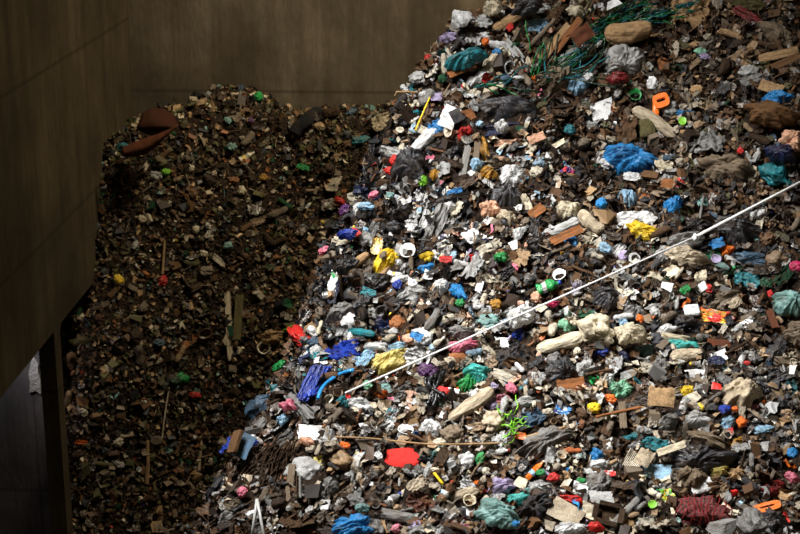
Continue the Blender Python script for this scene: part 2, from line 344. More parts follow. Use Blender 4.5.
# ---------------------------------------------------------------- the hall
YB = 30.0
def hit_plane(px, py, axis, val):
    d = ray(px, py); t = (val-CAM[axis])/d[axis]; return CAM+d*t
XW = float(hit_plane(131, 60, 1, YB)[0])
yz = lambda px, py: hit_plane(px, py, 0, XW)
e0, e1 = yz(0, 400), yz(93, 282); ZE = (e0[2]+e1[2])/2
p1 = yz(64.5, 400)[1]; p0 = p1-.35
print('XW', XW, 'edge', e0, e1, 'pillar', p0, p1)
tag(obj('wall_back', mesh('wall_back', *box_v(XW-4.2, 16, YB, YB+.5, 0, 22), M['wall_back'], False)), kind='structure')
# side wall: a deep panel carried on a pillar, open below, with a sloping bracket either side of the pillar
bh = .55
V = [(p1+.0, 0), (p1, ZE-.12), (p1+.12, ZE), (YB, ZE), (YB, 22), (8, 22), (8, ZE), (p0, ZE), (p0, 0)]
n = len(V); vs = [(XW, y, z) for y, z in V]+[(XW-.27, y, z) for y, z in V]
fs = [list(range(n)), list(range(2*n-1, n-1, -1))]+[[i, n+i, n+(i+1) % n, (i+1) % n] for i in range(n)]
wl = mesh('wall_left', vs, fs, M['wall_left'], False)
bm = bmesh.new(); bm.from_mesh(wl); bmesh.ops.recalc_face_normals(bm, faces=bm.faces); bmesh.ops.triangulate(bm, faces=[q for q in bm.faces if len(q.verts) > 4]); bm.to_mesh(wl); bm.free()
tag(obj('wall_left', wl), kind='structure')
tag(obj('floor', mesh('floor', *box_v(XW-4.2, 16, -4, YB, -.4, 0), M['wall_back'], False)), kind='structure')
tag(obj('wall_yard', mesh('wall_yard', *box_v(XW-3.7, XW-.52, 25.2, 25.5, 0, 9), M['outer'], False)), kind='structure')
tag(obj('wall_far_left', mesh('wall_far_left', *box_v(XW-4.2, XW-3.7, 8, YB, 0, 22), M['outer'], False)), kind='structure')

# ---------------------------------------------------------------- the two heaps as height fields
SIL = [(504, -30), (478, 0), (446, 12), (430, 24), (423, 45), (413, 62), (404, 82), (399, 110), (390, 140), (373, 168), (354, 196), (336, 228), (323, 268), (310, 305), (289, 348), (265, 390), (238, 430), (222, 455), (202, 492), (168, 534), (130, 575)]
Y0, Z0, SL = 12.5, 13-6.25, .62
cr = []
for a, b in SIL:
    d = ray(a, b); t = (Z0-SL*Y0-CAM[2])/(d[2]-SL*d[1]); P = CAM+d*t; cr.append((P[1], P[0]))
cr.sort(); cy = np.array([q[0] for q in cr]); cx = np.array([q[1] for q in cr])
def crest(y):
    c = np.interp(y, cy, cx); c = np.where(y > cy[-1], cx[-1]+.42*(y-cy[-1]), c)
    return np.where(y < cy[0], cx[0]+.35*(y-cy[0]), c)
def n3(x, y, s, z=0.0): return perlin(np.stack([x*s, y*s, 0*x+z], 1))
def near_h(x, y):
    b = .30*n3(x, y, .42, 3)+.22*n3(x, y, 1.1, 8)+.14*n3(x, y, 2.6, 5)+.05*n3(x, y, 6, 2)+.05*np.abs(n3(x, y, 9, 2.5))
    # hollow of fine brown litter in the middle of the face
    b = b-.55*np.exp(-(((x-1.65)/1.1)**2+((y-16.9)/.8)**2))-.3*np.exp(-(((x-3.3)/.9)**2+((y-16.6)/.5)**2))
    P = Z0+SL*(y-Y0); P = np.where(y > 21, Z0+SL*8.5+.25*(y-21), P)
    d = crest(y)-x+.1*n3(x, y, 1.7, 21)+.06*n3(x, y, 5, 22)
    fall = .16*np.log1p(np.exp(np.clip(d/.16, -30, 30)))
    return np.maximum(P+b-2.6*fall, -.2)
FC = [(90, 192), (106, 169), (116, 137), (130, 133), (152, 119), (178, 109), (196, 100), (215, 97), (245, 103), (265, 113), (290, 122), (325, 120), (360, 120), (400, 116), (440, 111)]
fcx = []; fcz = []
for a, b in FC:
    P = hit_plane(a, b, 1, 28.9); fcx.append(P[0]); fcz.append(P[2])
def far_h(x, y):
    zc = np.interp(x, fcx, fcz)
    t = 28.9-1.6*sm((XW+2.0-x)/2.0)-y+.25*n3(x, y, .5, 31)+.2*np.abs(n3(x, y, 1.3, 32))
    drop = np.where(t > 0, 1.55*t+.10*t*t, 0)
    zc = np.where(x < XW-.02, np.minimum(zc, ZE-.5+drop), zc); zc = np.where(x < -.2855*y, -1.5, zc)
    return np.maximum(zc-drop+.2*n3(x, y, .8, 41)+.13*n3(x, y, 2.2, 42)+.08*n3(x, y, 5, 43), -.2)
class Field:
    def __init__(s, fn, x0, x1, y0, y1, st):
        s.x0, s.y0, s.st = x0, y0, st
        xs = np.arange(x0, x1, st); ys = np.arange(y0, y1, st); X, Y = np.meshgrid(xs, ys, indexing='ij')
        s.Z = fn(X.ravel(), Y.ravel()).reshape(X.shape); s.X, s.Y = X, Y
        k = 5; Zp = np.pad(s.Z, k, mode='edge'); c = np.cumsum(np.cumsum(Zp, 0), 1); c = np.pad(c, ((1, 0), (1, 0))); w = 2*k+1
        s.S = (c[w:, w:]-c[:-w, w:]-c[w:, :-w]+c[:-w, :-w])/w**2
        s.gx, s.gy = np.gradient(s.S, st); s.n, s.m = X.shape
    def idx(s, x, y): return np.clip((x-s.x0)/s.st, 0, s.n-1.001), np.clip((y-s.y0)/s.st, 0, s.m-1.001)
    def samp(s, A, x, y):
        a, b = s.idx(x, y); i = a.astype(int); j = b.astype(int); a = a-i; b = b-j
        return A[i, j]*(1-a)*(1-b)+A[i+1, j]*a*(1-b)+A[i, j+1]*(1-a)*b+A[i+1, j+1]*a*b
    def h(s, x, y):
        z = s.samp(s.Z, x, y); o = (x < s.x0) | (x > s.X[-1, 0]) | (y < s.y0) | (y > s.Y[0, -1]); return np.where(o, -9, z)
    def normal(s, x, y):
        g = np.stack([-s.samp(s.gx, x, y), -s.samp(s.gy, x, y), np.ones_like(x)], -1); return g/np.linalg.norm(g, axis=-1, keepdims=True)
    def mesh(s, name, mat):
        i = np.arange(s.n*s.m).reshape(s.n, s.m)
        f = np.stack([i[:-1, :-1], i[1:, :-1], i[1:, 1:], i[:-1, 1:]], -1).reshape(-1, 4)
        v = np.stack([s.X, s.Y, s.Z], -1).reshape(-1, 3); return big_mesh(name, v, f, mat, None)
def big_mesh(name, v, f, mat, col, smooth=True):
    me = bpy.data.meshes.new(name); k = f.shape[1]
    me.vertices.add(len(v)); me.vertices.foreach_set('co', v.astype(np.float32).ravel())
    me.loops.add(f.size); me.loops.foreach_set('vertex_index', f.astype(np.int32).ravel())
    me.polygons.add(len(f)); me.polygons.foreach_set('loop_start', (np.arange(len(f))*k).astype(np.int32))
    me.polygons.foreach_set('use_smooth', np.full(len(f), smooth))
    me.materials.append(mat); me.update(calc_edges=True)
    if col is not None:
        a = me.color_attributes.new('tint', 'FLOAT_COLOR', 'POINT'); a.data.foreach_set('color', np.concatenate([col, np.ones((len(col), 1))], 1).astype(np.float32).ravel())
    me.validate(); return me
NEAR = Field(near_h, -6.6, 12.0, 4.0, 27.0, .05); FAR = Field(far_h, XW-2.6, 4.0, 21.5, 29.98, .06)
tag(obj('waste_heap', NEAR.mesh('waste_heap', M['soil'])), 'tall near heap of compacted mixed rubbish rising to the right', 'rubbish heap', kind='stuff')
tag(obj('waste_heap', FAR.mesh('waste_heap_far', M['soil'])), 'dim rear heap of rotting rubbish piled against the concrete corner', 'rubbish heap', kind='stuff')
def cast(px, py):
    """pixels -> (which heap, point); which is 0 near, 1 far, -1 none"""
    d = ray(px, py); n = len(d); T = np.arange(8, 33.5, .05); who = np.full(n, -1); pt = np.zeros((n, 3)); alive = np.ones(n, bool); pa = pb = None
    for t in T:
        P = CAM+d*t; a = P[:, 2]-NEAR.h(P[:, 0], P[:, 1]); b = P[:, 2]-FAR.h(P[:, 0], P[:, 1])
        for w, g, pg in ((0, a, pa), (1, b, pb)):
            h = alive & (g < 0)
            if h.any():
                k = 0 if pg is None else (pg[h]/(pg[h]-g[h]+1e-9))
                pt[h] = CAM+d[h]*(t-.05+.05*k)[:, None] if pg is not None else P[h]
                who[h] = w; alive[h] = False
        pa, pb = a, b
        if not alive.any(): break
    return who, pt
FIELDS = (NEAR, FAR)
def frame(fld, P, ang, lean=.3):
    """local axes on the heap: x along the picture direction ang, z off the surface, leaning to the open side of the pile"""
    nrm = fld.normal(np.array([P[0]]), np.array([P[1]]))[0]; tc = CAM-P; dist = float(-(tc@fw)); tc /= np.linalg.norm(tc)
    z = nrm*(1-lean)+tc*lean; z /= np.linalg.norm(z)
    a = math.radians(ang); v = rt*math.cos(a)+up*math.sin(a)
    # push the picture direction along the view ray into the plane of z
    x = v-tc*(v@z)/(tc@z); kx = np.linalg.norm(x); x /= kx; y = np.cross(z, x)
    ky = np.linalg.norm(y-tc*(y@tc)); frame.kx = min(kx, 1.7)
    return x, y, z, dist, max(.5, float(ky))
# ---------------------------------------------------------------- the things one can name
# kind | x y | w h | angle | colour | what it is | where it lies (left empty: said by its nearest landmark) | extra
ITEMS = """
bag|631,161|52,28|-8|blue|big bright blue bag|lying open on the brown hollow|
film|664,166|17,13|-35|cream|folded cream paper wrapper|against the right end of the big blue bag|
bag|606,167|9,14|70|white|small white film twist|at the left end of the big blue bag|
bag|632,181|8,15|80|white|upright white film twist|under the big blue bag|
bag|673,208|18,19|-20|blue|small vivid blue bag|right of the white film draped over yellow|
film|637,221|37,15|6|white|white film|draped over the yellow bag|
bag|641,232|30,15|-18|yellow|yellow bag|spilling from under the white film|
bag|599,214|12,10|0|blue|round blue bag ball|in the dark hollow left of the yellow bag|
bag|627,200|18,15|10|pale_blue|pale blue crumpled bag||
bag|568,211|24,18|-20|cream|cream domed bag||
bag|571,217|18,10|-15|black|black bag|tucked under the cream domed bag|
roll|590,225|28,12|-38|beige|beige twisted cloth|trailing right of the cream domed bag|
roll|562,231|34,10|22|pale_grey|long pale grey folded sheet||
card|566,240|34,9|24|orange_brown|long orange-brown cardboard strip|below the pale grey folded sheet|
bag|572,243|10,13|60|blue|blue film scrap||
drape|527,209|10,25|12|cream|upright cream slip||
card|538,215|10,18|-50|orange_brown|rust coloured cardboard flap|right of the upright cream slip|
bag|505,200|30,27|-10|dark_grey|dark grey shiny bag|left of the upright cream slip|
bag|511,177|30,21|20|white|loose white bag|above the dark grey shiny bag|
bag|521,180|10,14|60|pale_blue|pale blue bag corner|right of the loose white bag|
wrap|566,174|13,12|40|red|red and blue printed wrapper||red,deep_blue,purple
card|535,141|17,9|20|peach|peach cardboard flap||
paper|557,146|14,5|30|cream|narrow cream paper strip||
bag|566,134|11,9|0|teal|little teal bag||
film|590,126|17,9|8|pale_grey|pale grey film sheet||
bag|607,140|20,8|-12|beige|flat beige bag||
carton|647,131|16,17|5|olive|dark olive carton|standing above the big blue bag|
plank|655,187|17,7|-8|brown|short brown board||
card|668,193|9,13|80|orange_brown|orange-brown cardboard scrap|above the small vivid blue bag|
sack|724,170|56,27|-12|grey_brown|big olive-grey sack|slumped in the right half of the heap|
tbag|776,178|34,22|-35|teal|dark teal tied bag|right of the big olive-grey sack|
drape|752,176|8,17|-5|cream|cream upright slip|between the olive-grey sack and the teal bag|
bag|780,153|30,17|-12|navy|dark navy bag|near the right edge|
sack|793,140|20,22|40|peach|dusty pink cloth sack|at the right edge above the navy bag|
bag|735,232|52,26|-10|dark_grey|wide dark grey bag|under the white cord|
bag|700,228|36,16|-8|black|flat black bag|left of the wide dark grey bag|
bag|686,241|34,15|10|grey|grey crumpled bag|crossed by the white cord|
bag|715,247|14,9|15|blue|blue film tuft|beside the bright orange film tuft|
bag|726,250|16,11|30|orange|bright orange film tuft|right of the blue film tuft|
bottle|761,216|22,7|12|pale_grey|clear dented bottle||
bag|740,154|7,7|0|red|tiny red knot of film||
roll|655,124|46,13|-30|beige|long beige rag||
lid|682,125|8,8|0|lime|lime green lid||
bag|641,150|16,14|0|dark_grey|dark bag|crumpled behind the big blue bag|
sack|772,121|54,24|-5|brown|wide brown canvas sack|in the upper right|
bag|778,100|32,16|8|blue|dull blue bag|above the wide brown canvas sack|
card|772,91|24,12|-20|tan|tan cardboard sheet|above the dull blue bag|
bag|749,73|20,13|8|pale_grey|grey domed bag||
film|752,81|28,10|18|grey|grey-brown flap|under the grey domed bag|
card|778,58|40,9|12|tan|layered tan cardboard||
card|784,66|36,7|22|brown|brown cardboard strip|below the layered tan cardboard|
drape|748,17|32,9|-32|dark_red|long dull red strip||
sack|776,34|40,17|-38|grey_brown|grey-brown sack end|right of the long dull red strip|
rag|748,6|32,9|-10|olive|olive cloth|at the top right|
stick|732,37|26,9|-20|tan|short tan branch||
rag|688,15|32,36|75|tan|tan burlap|bunched at the top of the heap|
roll|627,43|42,17|6|tan|tan cardboard roll||
stick|659,36|34,4|4|tan|thin tan stick|poking right of the tan cardboard roll|
bag|622,64|38,30|28|pale_grey|large milky bag|with a red bulge below|
bag|617,84|22,11|10|dark_red|dull red plastic bulge|in the bottom of the large milky bag|
bag|652,85|12,15|0|white|white film ball|above the orange handled piece|
tub|635,97|12,13|30|green|bright green tub||
bag|669,111|15,14|0|pale_grey|pale crumpled bag|right of the orange handled piece|
bag|686,115|19,7|-5|blue|blue plastic strip|right of the pale crumpled bag|
bag|700,55|12,7|-10|mint|mint green scrap||
bag|705,60|12,6|-20|lilac|lilac scrap|under the mint green scrap|
ball|696,92|16,12|0|tan|crumpled tan paper||
card|662,66|14,16|-30|orange_brown|orange-brown box flap||
foam|695,48|13,6|6|tan|flat tan block||
paper|602,111|24,21|12|white|bright white paper square|right of the long black bag|
paper|613,4|17,8|20|white|white paper|at the top edge among the green twine|
film|598,10|10,8|0|white|little white film|left of the top green twine|
bag|505,112|62,23|-2|dark_grey|long black bag|with a shiny ridged side|
bag|522,99|10,12|80|black|black knotted tuft|on top of the long black bag|
drape|492,131|66,11|6|navy|long navy-black sheet|below the long black bag|
paper|450,121|17,22|-22|white|white board|leaning between the blue film and brown card|
card|457,124|13,12|-60|dark_grey|dark printed board|on the right of the white board|
bag|437,129|17,12|20|blue|bright blue film|left of the white board|
card|468,115|13,12|20|orange_brown|square brown card|right of the white board|
bag|464,133|17,11|35|red|red bag|below the white board|
bag|501,134|14,11|-10|white|white lump|on the navy-black sheet|
card|506,143|24,7|0|peach|flat orange-brown slab|under the white lump|
bag|484,151|9,24|8|mustard|upright mustard bag||
bag|489,175|17,13|0|mustard|round mustard bag|below the upright mustard bag|
plank|463,171|52,7|-102|grey|grey weathered plank|leftmost of the two leaning planks|
plank|475,166|50,6|-96|grey_brown|brown weathered plank|rightmost of the two leaning planks|
bag|476,166|14,12|-20|pale_blue|pale blue bag|right of the leaning planks|
bag|452,155|30,12|40|black|black bag|behind the leaning planks|
bag|411,171|34,22|28|dark_grey|slumped dark grey bag|near the crest of the left edge|
bag|420,185|19,13|35|lime|olive green bag||
bag|436,176|13,10|30|mustard|orange-yellow bag|right of the olive green bag|
bag|399,164|8,9|20|red|small red bag|at the left crest|
bag|395,177|8,10|50|red|second red bag|just under the small red bag|
bag|410,161|13,11|35|white|white film peak||
bag|393,154|14,24|65|pale_grey|long pale grey bag|hanging on the left crest|
roll|425,142|30,11|38|white|white rolled sheet||
bag|438,146|26,8|22|black|black film streak||
bag|376,200|9,7|0|pink|pink bag|on the left crest|
bag|391,200|9,6|10|pale_teal|pale teal film||
bag|351,215|9,10|30|purple|purple bag|on the left crest|
bag|347,235|19,10|8|deep_blue|royal blue bag|on the left crest|
bag|357,237|7,10|60|red|red film pair|right of the royal blue bag|
bag|369,211|8,16|70|pale_blue|pale blue upright film||
bag|362,210|14,12|20|white|white bag|beside the pale blue upright film|
bag|398,214|28,16|12|black|round black bag||
bag|392,228|24,12|0|dark_grey|flat dark grey bag|below the round black bag|
bag|449,211|13,9|14|white|white plastic shard||
bag|471,239|19,14|-5|white|bright white bag||
drape|436,226|40,14|65|grey|long grey film|hanging down the slope|
drape|424,225|28,8|75|white|white film ribbon|left of the long grey film|
bag|490,210|16,21|70|peach|dusty peach bag||
bag|454,196|15,5|18|blue|blue strip||
bag|448,204|44,14|22|black|black draped sheet|around the blue strip|
bag|507,218|20,14|-40|beige|beige leathery bag||
wrap|376,247|14,17|-4|yellow|yellow printed carton|above the yellow bag with dark hole|pale_yellow,mustard,cream
bag|385,263|32,20|42|yellow|large yellow bag|with a dark scrap in its middle|
bag|383,262|8,6|70|grey_brown|dark scrap|lying on the large yellow bag|
tub|409,254|16,14|20|white|white square tub||
bag|401,251|11,13|30|pale_grey|pale bag|between the large yellow bag and the white tub|
bag|429,261|15,8|0|yellow|yellow-orange film||
bag|427,269|18,9|12|blue|sky blue film|under the yellow-orange film|
bag|447,264|6,12|90|red|upright red film||
bag|402,284|18,7|14|white|flat white bag||
roll|353,267|36,9|40|tan|long tan cloth roll||
wrap|334,281|8,22|-4|white|white and green wrapper|on the left crest|white,green,white
bag|370,297|8,14|65|teal|teal film||
bag|380,285|24,18|48|black|shiny black bag|below the large yellow bag|
bag|363,304|24,16|38|black|long black bag|below the tan cloth roll|
bag|345,266|26,13|40|black|black bag|on the crest left of the tan cloth roll|
paper|349,321|15,17|-20|white|white paper triangle||
bag|384,325|18,16|40|navy|navy bag||
ball|399,325|17,15|10|orange_brown|crumpled rust-orange ball||
bag|421,339|18,21|50|white|white and blue bag||
bag|418,343|8,12|60|blue|blue patch of film|on the white and blue bag|
bag|412,295|28,13|20|pale_grey|pale grey bag||
bag|399,290|10,8|20|deep_blue|small deep blue scrap||
bag|300,337|15,26|65|red|red bag|hanging on the left edge|
bag|343,354|32,17|12|deep_blue|royal blue cloth heap||
drape|311,384|36,12|64|deep_blue|strips of royal blue cloth|trailing down the left edge|
bag|390,363|40,20|26|pale_yellow|large pale yellow bag|under the white cord|
roll|362,334|24,7|-8|teal|teal twisted cloth||
bag|366,360|22,12|38|pale_blue|pale blue sleeve||
bag|283,369|12,8|30|green|green bag|at the left edge|
bag|377,347|24,8|0|white|white twisted film||
bag|398,347|18,8|15|pale_blue|light blue film|right of the white twisted film|
bag|330,254|9,7|30|pink|pink-red bag tip|on the left crest|
bag|338,312|28,13|36|grey|grey bag|along the left edge|
stick|325,331|14,4|72|cream|pale upright stick||
bag|318,347|10,8|0|slate|slate blue film||
bag|410,340|10,14|60|peach|peach plastic piece||
bag|459,294|21,12|-48|blue|blue drop-shaped bag||
bottle|550,289|26,12|18|green|green bottle||
bag|488,323|23,14|0|pale_teal|grey-teal bag||
bag|461,333|26,13|-4|grey|smooth grey bag||
bag|521,323|28,17|22|white|ragged white bag|on the white cord|
bag|521,336|17,12|-10|deep_blue|deep blue film|under the ragged white bag|
paper|497,342|25,10|-6|white|white paper wedge|below the white cord|
bag|463,347|32,13|10|pink|pink-white film|below the white cord|
paper|457,357|20,10|14|orange_brown|orange-tan card||
bag|567,327|14,18|55|mint|mint green bag|left of the large cream bag|
tbag|592,331|44,28|160|cream|large cream bag|knotted at its left end|
roll|561,346|44,13|20|cream|long cream tail|of sheeting below the large cream bag|
bag|600,352|16,9|5|deep_blue|deep blue bag|under the large cream bag|
bag|624,357|13,10|-40|navy|dark blue scrap||
bag|495,304|12,11|0|mustard|mustard scrap||
bag|537,301|10,10|0|peach|cream-orange lump||
bag|554,308|13,6|10|magenta|magenta scrap||
bag|428,371|14,19|70|purple|purple bag||
bag|477,376|20,26|80|turquoise|turquoise bag||
tub|560,277|14,11|30|white|white ring-shaped tub||
bag|531,281|22,13|14|grey|round grey bag||
bag|515,272|6,8|30|pink|coral pink scrap||
paper|514,249|10,10|14|white|small white square card||
bag|538,246|20,17|-20|black|black bag lump||
bag|440,288|18,14|22|white|white torn bag||
bag|460,307|9,7|0|green|little green scrap||
bag|501,262|14,8|0|green|green bag corner||
bag|510,359|26,18|28|dark_grey|dark rags||
bag|555,361|16,14|0|grey|grey pouch||
drape|613,254|30,9|42|white|white plastic strip|with a blue tip|
bag|604,252|9,12|50|pale_blue|pale blue film|beside the white plastic strip|
bag|624,257|12,11|0|lilac|lilac ball||
bag|687,257|44,19|-10|beige|translucent beige bag|under the white cord|
bag|664,256|22,17|20|pale_grey|milky bag|crossed by the white cord|
paper|671,272|19,12|28|cream|folded cream paper||
paper|666,289|9,12|70|white|white paper slip||
paper|700,276|16,10|14|cream|cream leaflet||
paper|700,290|14,9|38|white|white leaflet||
text|717,282|23,9|10|cream|printed leaflet||
bag|707,292|8,8|0|red|red scrap|right of the white leaflet|
lid|714,262|10,9|0|lilac|pale lilac lid||
bag|750,260|42,15|-10|slate|slate-blue bag|below the orange film tuft|
film|747,281|26,14|-14|teal|dull green film||
bag|765,287|12,8|-10|dark_green|dark green film||
wrap|716,319|36,15|-12|yellow|yellow and red printed packet||yellow,red,mustard,orange,red,pale_grey
bag|687,327|40,18|-10|black|black bag|left of the yellow and red packet|
bag|664,331|24,10|28|white|white and green film||
bag|668,338|40,8|-6|cream|long white-cream film||
bag|681,345|36,10|-6|turquoise|long turquoise film||
paper|719,357|17,11|18|white|tilted white card||
bag|645,352|24,13|20|pale_teal|sea-green bag||
bag|630,335|30,19|-10|cream|pale bag|with an orange edge|
bag|637,326|7,8|0|orange|orange scrap|on the pale bag|
bag|620,331|8,9|0|pale_blue|pale blue film|on the left of the pale bag|
bag|606,300|26,24|-40|dark_grey|charcoal sheet|below the white cord|
bag|633,313|22,13|-10|grey|grey sheet|right of the charcoal sheet|
bag|726,301|34,17|22|grey_brown|grey-brown bag||
bag|733,308|14,8|30|beige|beige film||
bag|796,271|9,13|80|magenta|magenta bag|at the right edge|
bag|790,304|34,22|-8|pale_teal|cloudy green-grey bag|at the right edge|
plank|772,327|20,7|-70|rust|rust-red board||
stick|738,351|32,4|32|dark_brown|thin dark stick||
card|722,344|30,9|-6|rust|rust-brown panel||
carton|691,313|15,10|5|white|white carton||
bag|770,298|6,7|0|red|orange-red knot||
bag|682,297|10,7|30|green|green film|in the right half|
roll|686,357|30,11|10|beige|beige rolled cloth||
bag|716,366|16,8|0|navy|navy film||
bag|800,335|20,26|60|grey_brown|grey-brown film|at the right edge|
bag|776,352|32,16|50|dark_grey|dark grey drape||
tbag|262,408|30,17|48|slate|slate-blue knotted sack|jutting out on the left edge|
paper|312,433|34,16|-6|white|large white oval sheet||
bag|304,472|22,34|80|pale_grey|hanging pale grey bag||
paper|319,464|11,16|10|pale_yellow|pale yellow paper|right of the hanging pale grey bag|
paper|221,447|20,26|-20|slate|dark blue sheet|jutting out on the lower left edge|
bag|229,455|6,16|-20|deep_blue|bright blue strip|on the dark blue sheet|
plank|242,449|24,8|72|brown|narrow brown board|right of the dark blue sheet|
bag|257,448|12,6|25|deep_blue|deep blue scrap|right of the narrow brown board|
plank|289,490|52,7|82|grey_brown|dark weathered plank|standing left of the hanging pale grey bag|
ball|246,497|11,11|0|pink|pink cloth ball||
bag|352,526|38,20|8|blue|blue bulging bag|at the bottom edge|
bag|364,514|14,8|0|pale_teal|pale teal scrap|on the blue bulging bag|
bag|375,527|20,15|-40|grey|grey bag|right of the blue bulging bag|
bag|361,407|28,13|-22|white|white rag bag||
bag|342,404|14,12|40|teal|teal scrap|left of the white rag bag|
bag|289,406|13,15|60|pink|pink bag|at the left edge|
bag|287,423|14,9|30|pale_blue|pale blue wrapper||
bag|341,462|24,20|-20|tan|tan paper bag||
bag|345,452|10,6|-20|orange|orange scrap|on the tan paper bag|
bag|309,445|15,8|-5|peach|peach coloured tub||
bag|330,487|26,16|60|grey|grey rag bag||
bag|227,517|22,9|40|grey|grey roll of film||
drape|248,430|26,9|45|grey|pale grey strip||
roll|472,407|48,13|38|beige|thick beige cloth roll||
bag|435,391|34,12|70|black|tangle of black strips||
bag|443,395|8,14|80|red|red and orange scrap||
bag|380,398|14,8|0|orange|orange-red wrapper||
bag|382,390|18,9|5|pale_teal|white-teal wrapper|above the orange-red wrapper|
bag|367,390|9,7|20|mint|mint scrap||
tub|406,432|16,10|-10|white|white bowl||
bag|431,430|18,20|70|white|crumpled white film||
bag|390,425|12,14|-40|white|white shard||
ball|453,437|26,20|10|grey_brown|grey-brown balled bag||
bag|468,385|20,17|30|green|dark green leafy bag||
paper|453,393|5,13|80|white|white slip||
bag|492,405|14,18|60|lilac|pale lilac bag|right of the thick beige cloth roll|
bag|400,392|24,14|20|grey|grey rag||
wrap|563,411|10,18|80|blue|upright blue packet||blue,blue,white,deep_blue
bag|530,420|28,15|28|slate|blue-grey striped cloth||
ball|594,409|15,12|0|yellow|crumpled yellow wrapper||
card|571,385|28,14|10|orange_brown|clay-brown crushed card||
sack|542,443|56,22|32|grey|large grey cloth bag||
bag|558,372|32,20|24|dark_grey|dark grey jacket-like bag||
bag|584,369|22,14|30|pale_grey|cream-grey bag||
bag|621,391|26,18|10|mint|pale green film||
stripe|629,377|24,13|18|pale_grey|black and white striped sheet|above the pale green film|
scrap|521,439|13,7|-10|orange|orange star-shaped scrap||
bag|526,402|28,10|10|pale_grey|pale bag|above the blue-grey striped cloth|
plank|623,420|28,7|-86|grey_brown|upright brown board||
bag|633,438|22,9|6|teal|teal bag||
bag|610,402|8,13|70|orange|orange bag||
ball|494,424|25,22|0|beige|beige balled bag||
bag|513,393|12,9|-40|pink|pink and red wrapper||
bag|607,380|14,12|0|white|white bag|below the cream tail|
roll|697,377|28,9|4|white|white roll||
bag|688,392|15,11|-10|yellow|vivid yellow bag||
scrap|716,391|11,7|-4|red|red scrap|left of the large grey-beige sack|
sack|739,396|40,28|20|beige|large grey-beige sack||
card|662,400|26,20|-6|tan|tan cardboard|with a torn edge|
bag|724,413|11,8|0|deep_blue|blue bag|below the large grey-beige sack|
bag|733,413|7,5|0|orange|orange dot of film|right of the blue bag|
bag|740,426|10,10|0|orange|orange bag|below the large grey-beige sack|
bag|699,421|28,16|-10|pale_grey|pale grey bag||
bag|669,424|22,16|30|grey|grey torn bag||
bag|728,424|14,14|0|pale_blue|pale blue bag|left of the orange bag|
film|778,376|28,14|25|dark_grey|dark flap||
paper|792,372|7,9|-10|white|white ticket|at the right edge|
bag|656,446|26,13|-10|teal|dull teal cloth|left of the dark tarpaulin|
bag|734,443|22,8|20|mustard|yellow-tan bag||
bag|704,460|64,28|4|dark_grey|dark tarpaulin||
sack|706,444|38,12|-20|grey_brown|brown-grey mound|on top of the dark tarpaulin|
bag|763,430|8,24|-70|pale_blue|pale blue upright bag||
bag|770,420|9,16|80|white|white upright carton||
paper|402,459|42,23|14|red|red cloth sheet||
ball|425,456|13,13|0|grey_brown|brown ball|right of the red cloth sheet|
bag|379,460|8,6|-40|white|white plug of film|left of the red cloth sheet|
film|421,505|26,20|-30|rust|red-brown crumpled sheet||
bag|418,493|18,10|30|beige|beige film|on top of the red-brown crumpled sheet|
bottle|394,501|20,10|40|grey|grey bottle|left of the red-brown crumpled sheet|
roll|395,517|36,11|-6|grey|grey-white roll||
cup|468,504|13,12|10|cream|egg-white cup||
scrap|464,511|22,8|-12|white|white slab|under the egg-white cup|
bag|464,462|20,14|20|white|white cloth bag||
roll|461,496|32,10|14|beige|beige roll|above the egg-white cup|
bottle|446,493|24,10|58|brown|brown bottle||
bag|498,516|40,24|-24|pale_teal|large pale teal bag|at the bottom edge|
bag|518,500|24,12|10|turquoise|turquoise bag|above the charcoal cloth|
sack|538,508|36,24|5|dark_grey|charcoal cloth||
bag|596,455|15,13|35|blue|blue bag|left of the white bags|
bag|600,466|22,12|6|white|white bag|below the blue bag|
bottle|536,471|26,7|46|orange|orange bottle||
bag|541,476|10,6|0|green|green scrap|below the orange bottle|
bag|553,481|13,8|10|red|orange-red bag||
tray|581,489|17,13|-10|white|white and green tray||
bag|581,488|9,5|-20|green|green lump|in the white and green tray|
sack|601,483|28,21|30|grey|grey cloth||
wrap|611,478|6,12|80|red|red and white wrapper||red,white,red
text|566,514|36,22|-30|beige|beige printed card||
text|603,498|32,13|-4|pale_grey|pale printed sheet||
text|590,512|22,14|-24|cream|cream card|right of the beige printed card|
bag|502,486|28,15|4|lilac|lilac-white bag||
bag|541,487|24,15|-8|pale_grey|milky white bag|right of the lilac-white bag|
card|626,524|16,15|12|tan|square orange-tan card||
box|608,516|22,15|-12|dark_brown|dark brown open box||
roll|625,514|40,9|50|grey|grey tube of film||
bag|596,527|16,10|-15|red|red bag|at the bottom edge|
bag|570,529|28,12|4|white|white crumpled bag|at the bottom edge|
stripe|632,465|26,20|55|cream|cream and black striped panel||
ball|565,477|13,11|0|tan|tan balled paper||
bag|571,500|28,9|-10|red|red film||
paper|521,483|14,12|-30|cream|cream paper|above the turquoise bag|
bag|516,528|8,6|0|blue|blue scrap|at the bottom edge|
foam|723,529|34,18|10|grey|grey speckled lump|at the bottom edge|
sack|692,477|30,24|10|grey_brown|grey-brown bag|below the dark tarpaulin|
carton|701,488|22,13|14|white|white flat carton|right of the printed newspaper|
bag|718,471|20,12|0|pale_yellow|yellow bag|right of the grey-brown bag|
wrap|667,496|14,14|20|yellow|yellow and green packet||pale_yellow,yellow,pale_teal,lime
lid|652,507|9,8|0|lime|bright green lid||
can|737,493|12,7|14|red|red can|left of the orange handled tool|
can|786,521|12,8|-50|red|red can|at the lower right corner|
text|658,473|30,16|4|pale_blue|pale blue printed newspaper||
plank|671,454|30,7|18|cream|cream board||
bag|752,524|26,24|-40|grey|grey plastic bag|at the bottom edge|
bag|772,520|24,20|-30|dark_grey|dark grey bag|below the orange handled tool|
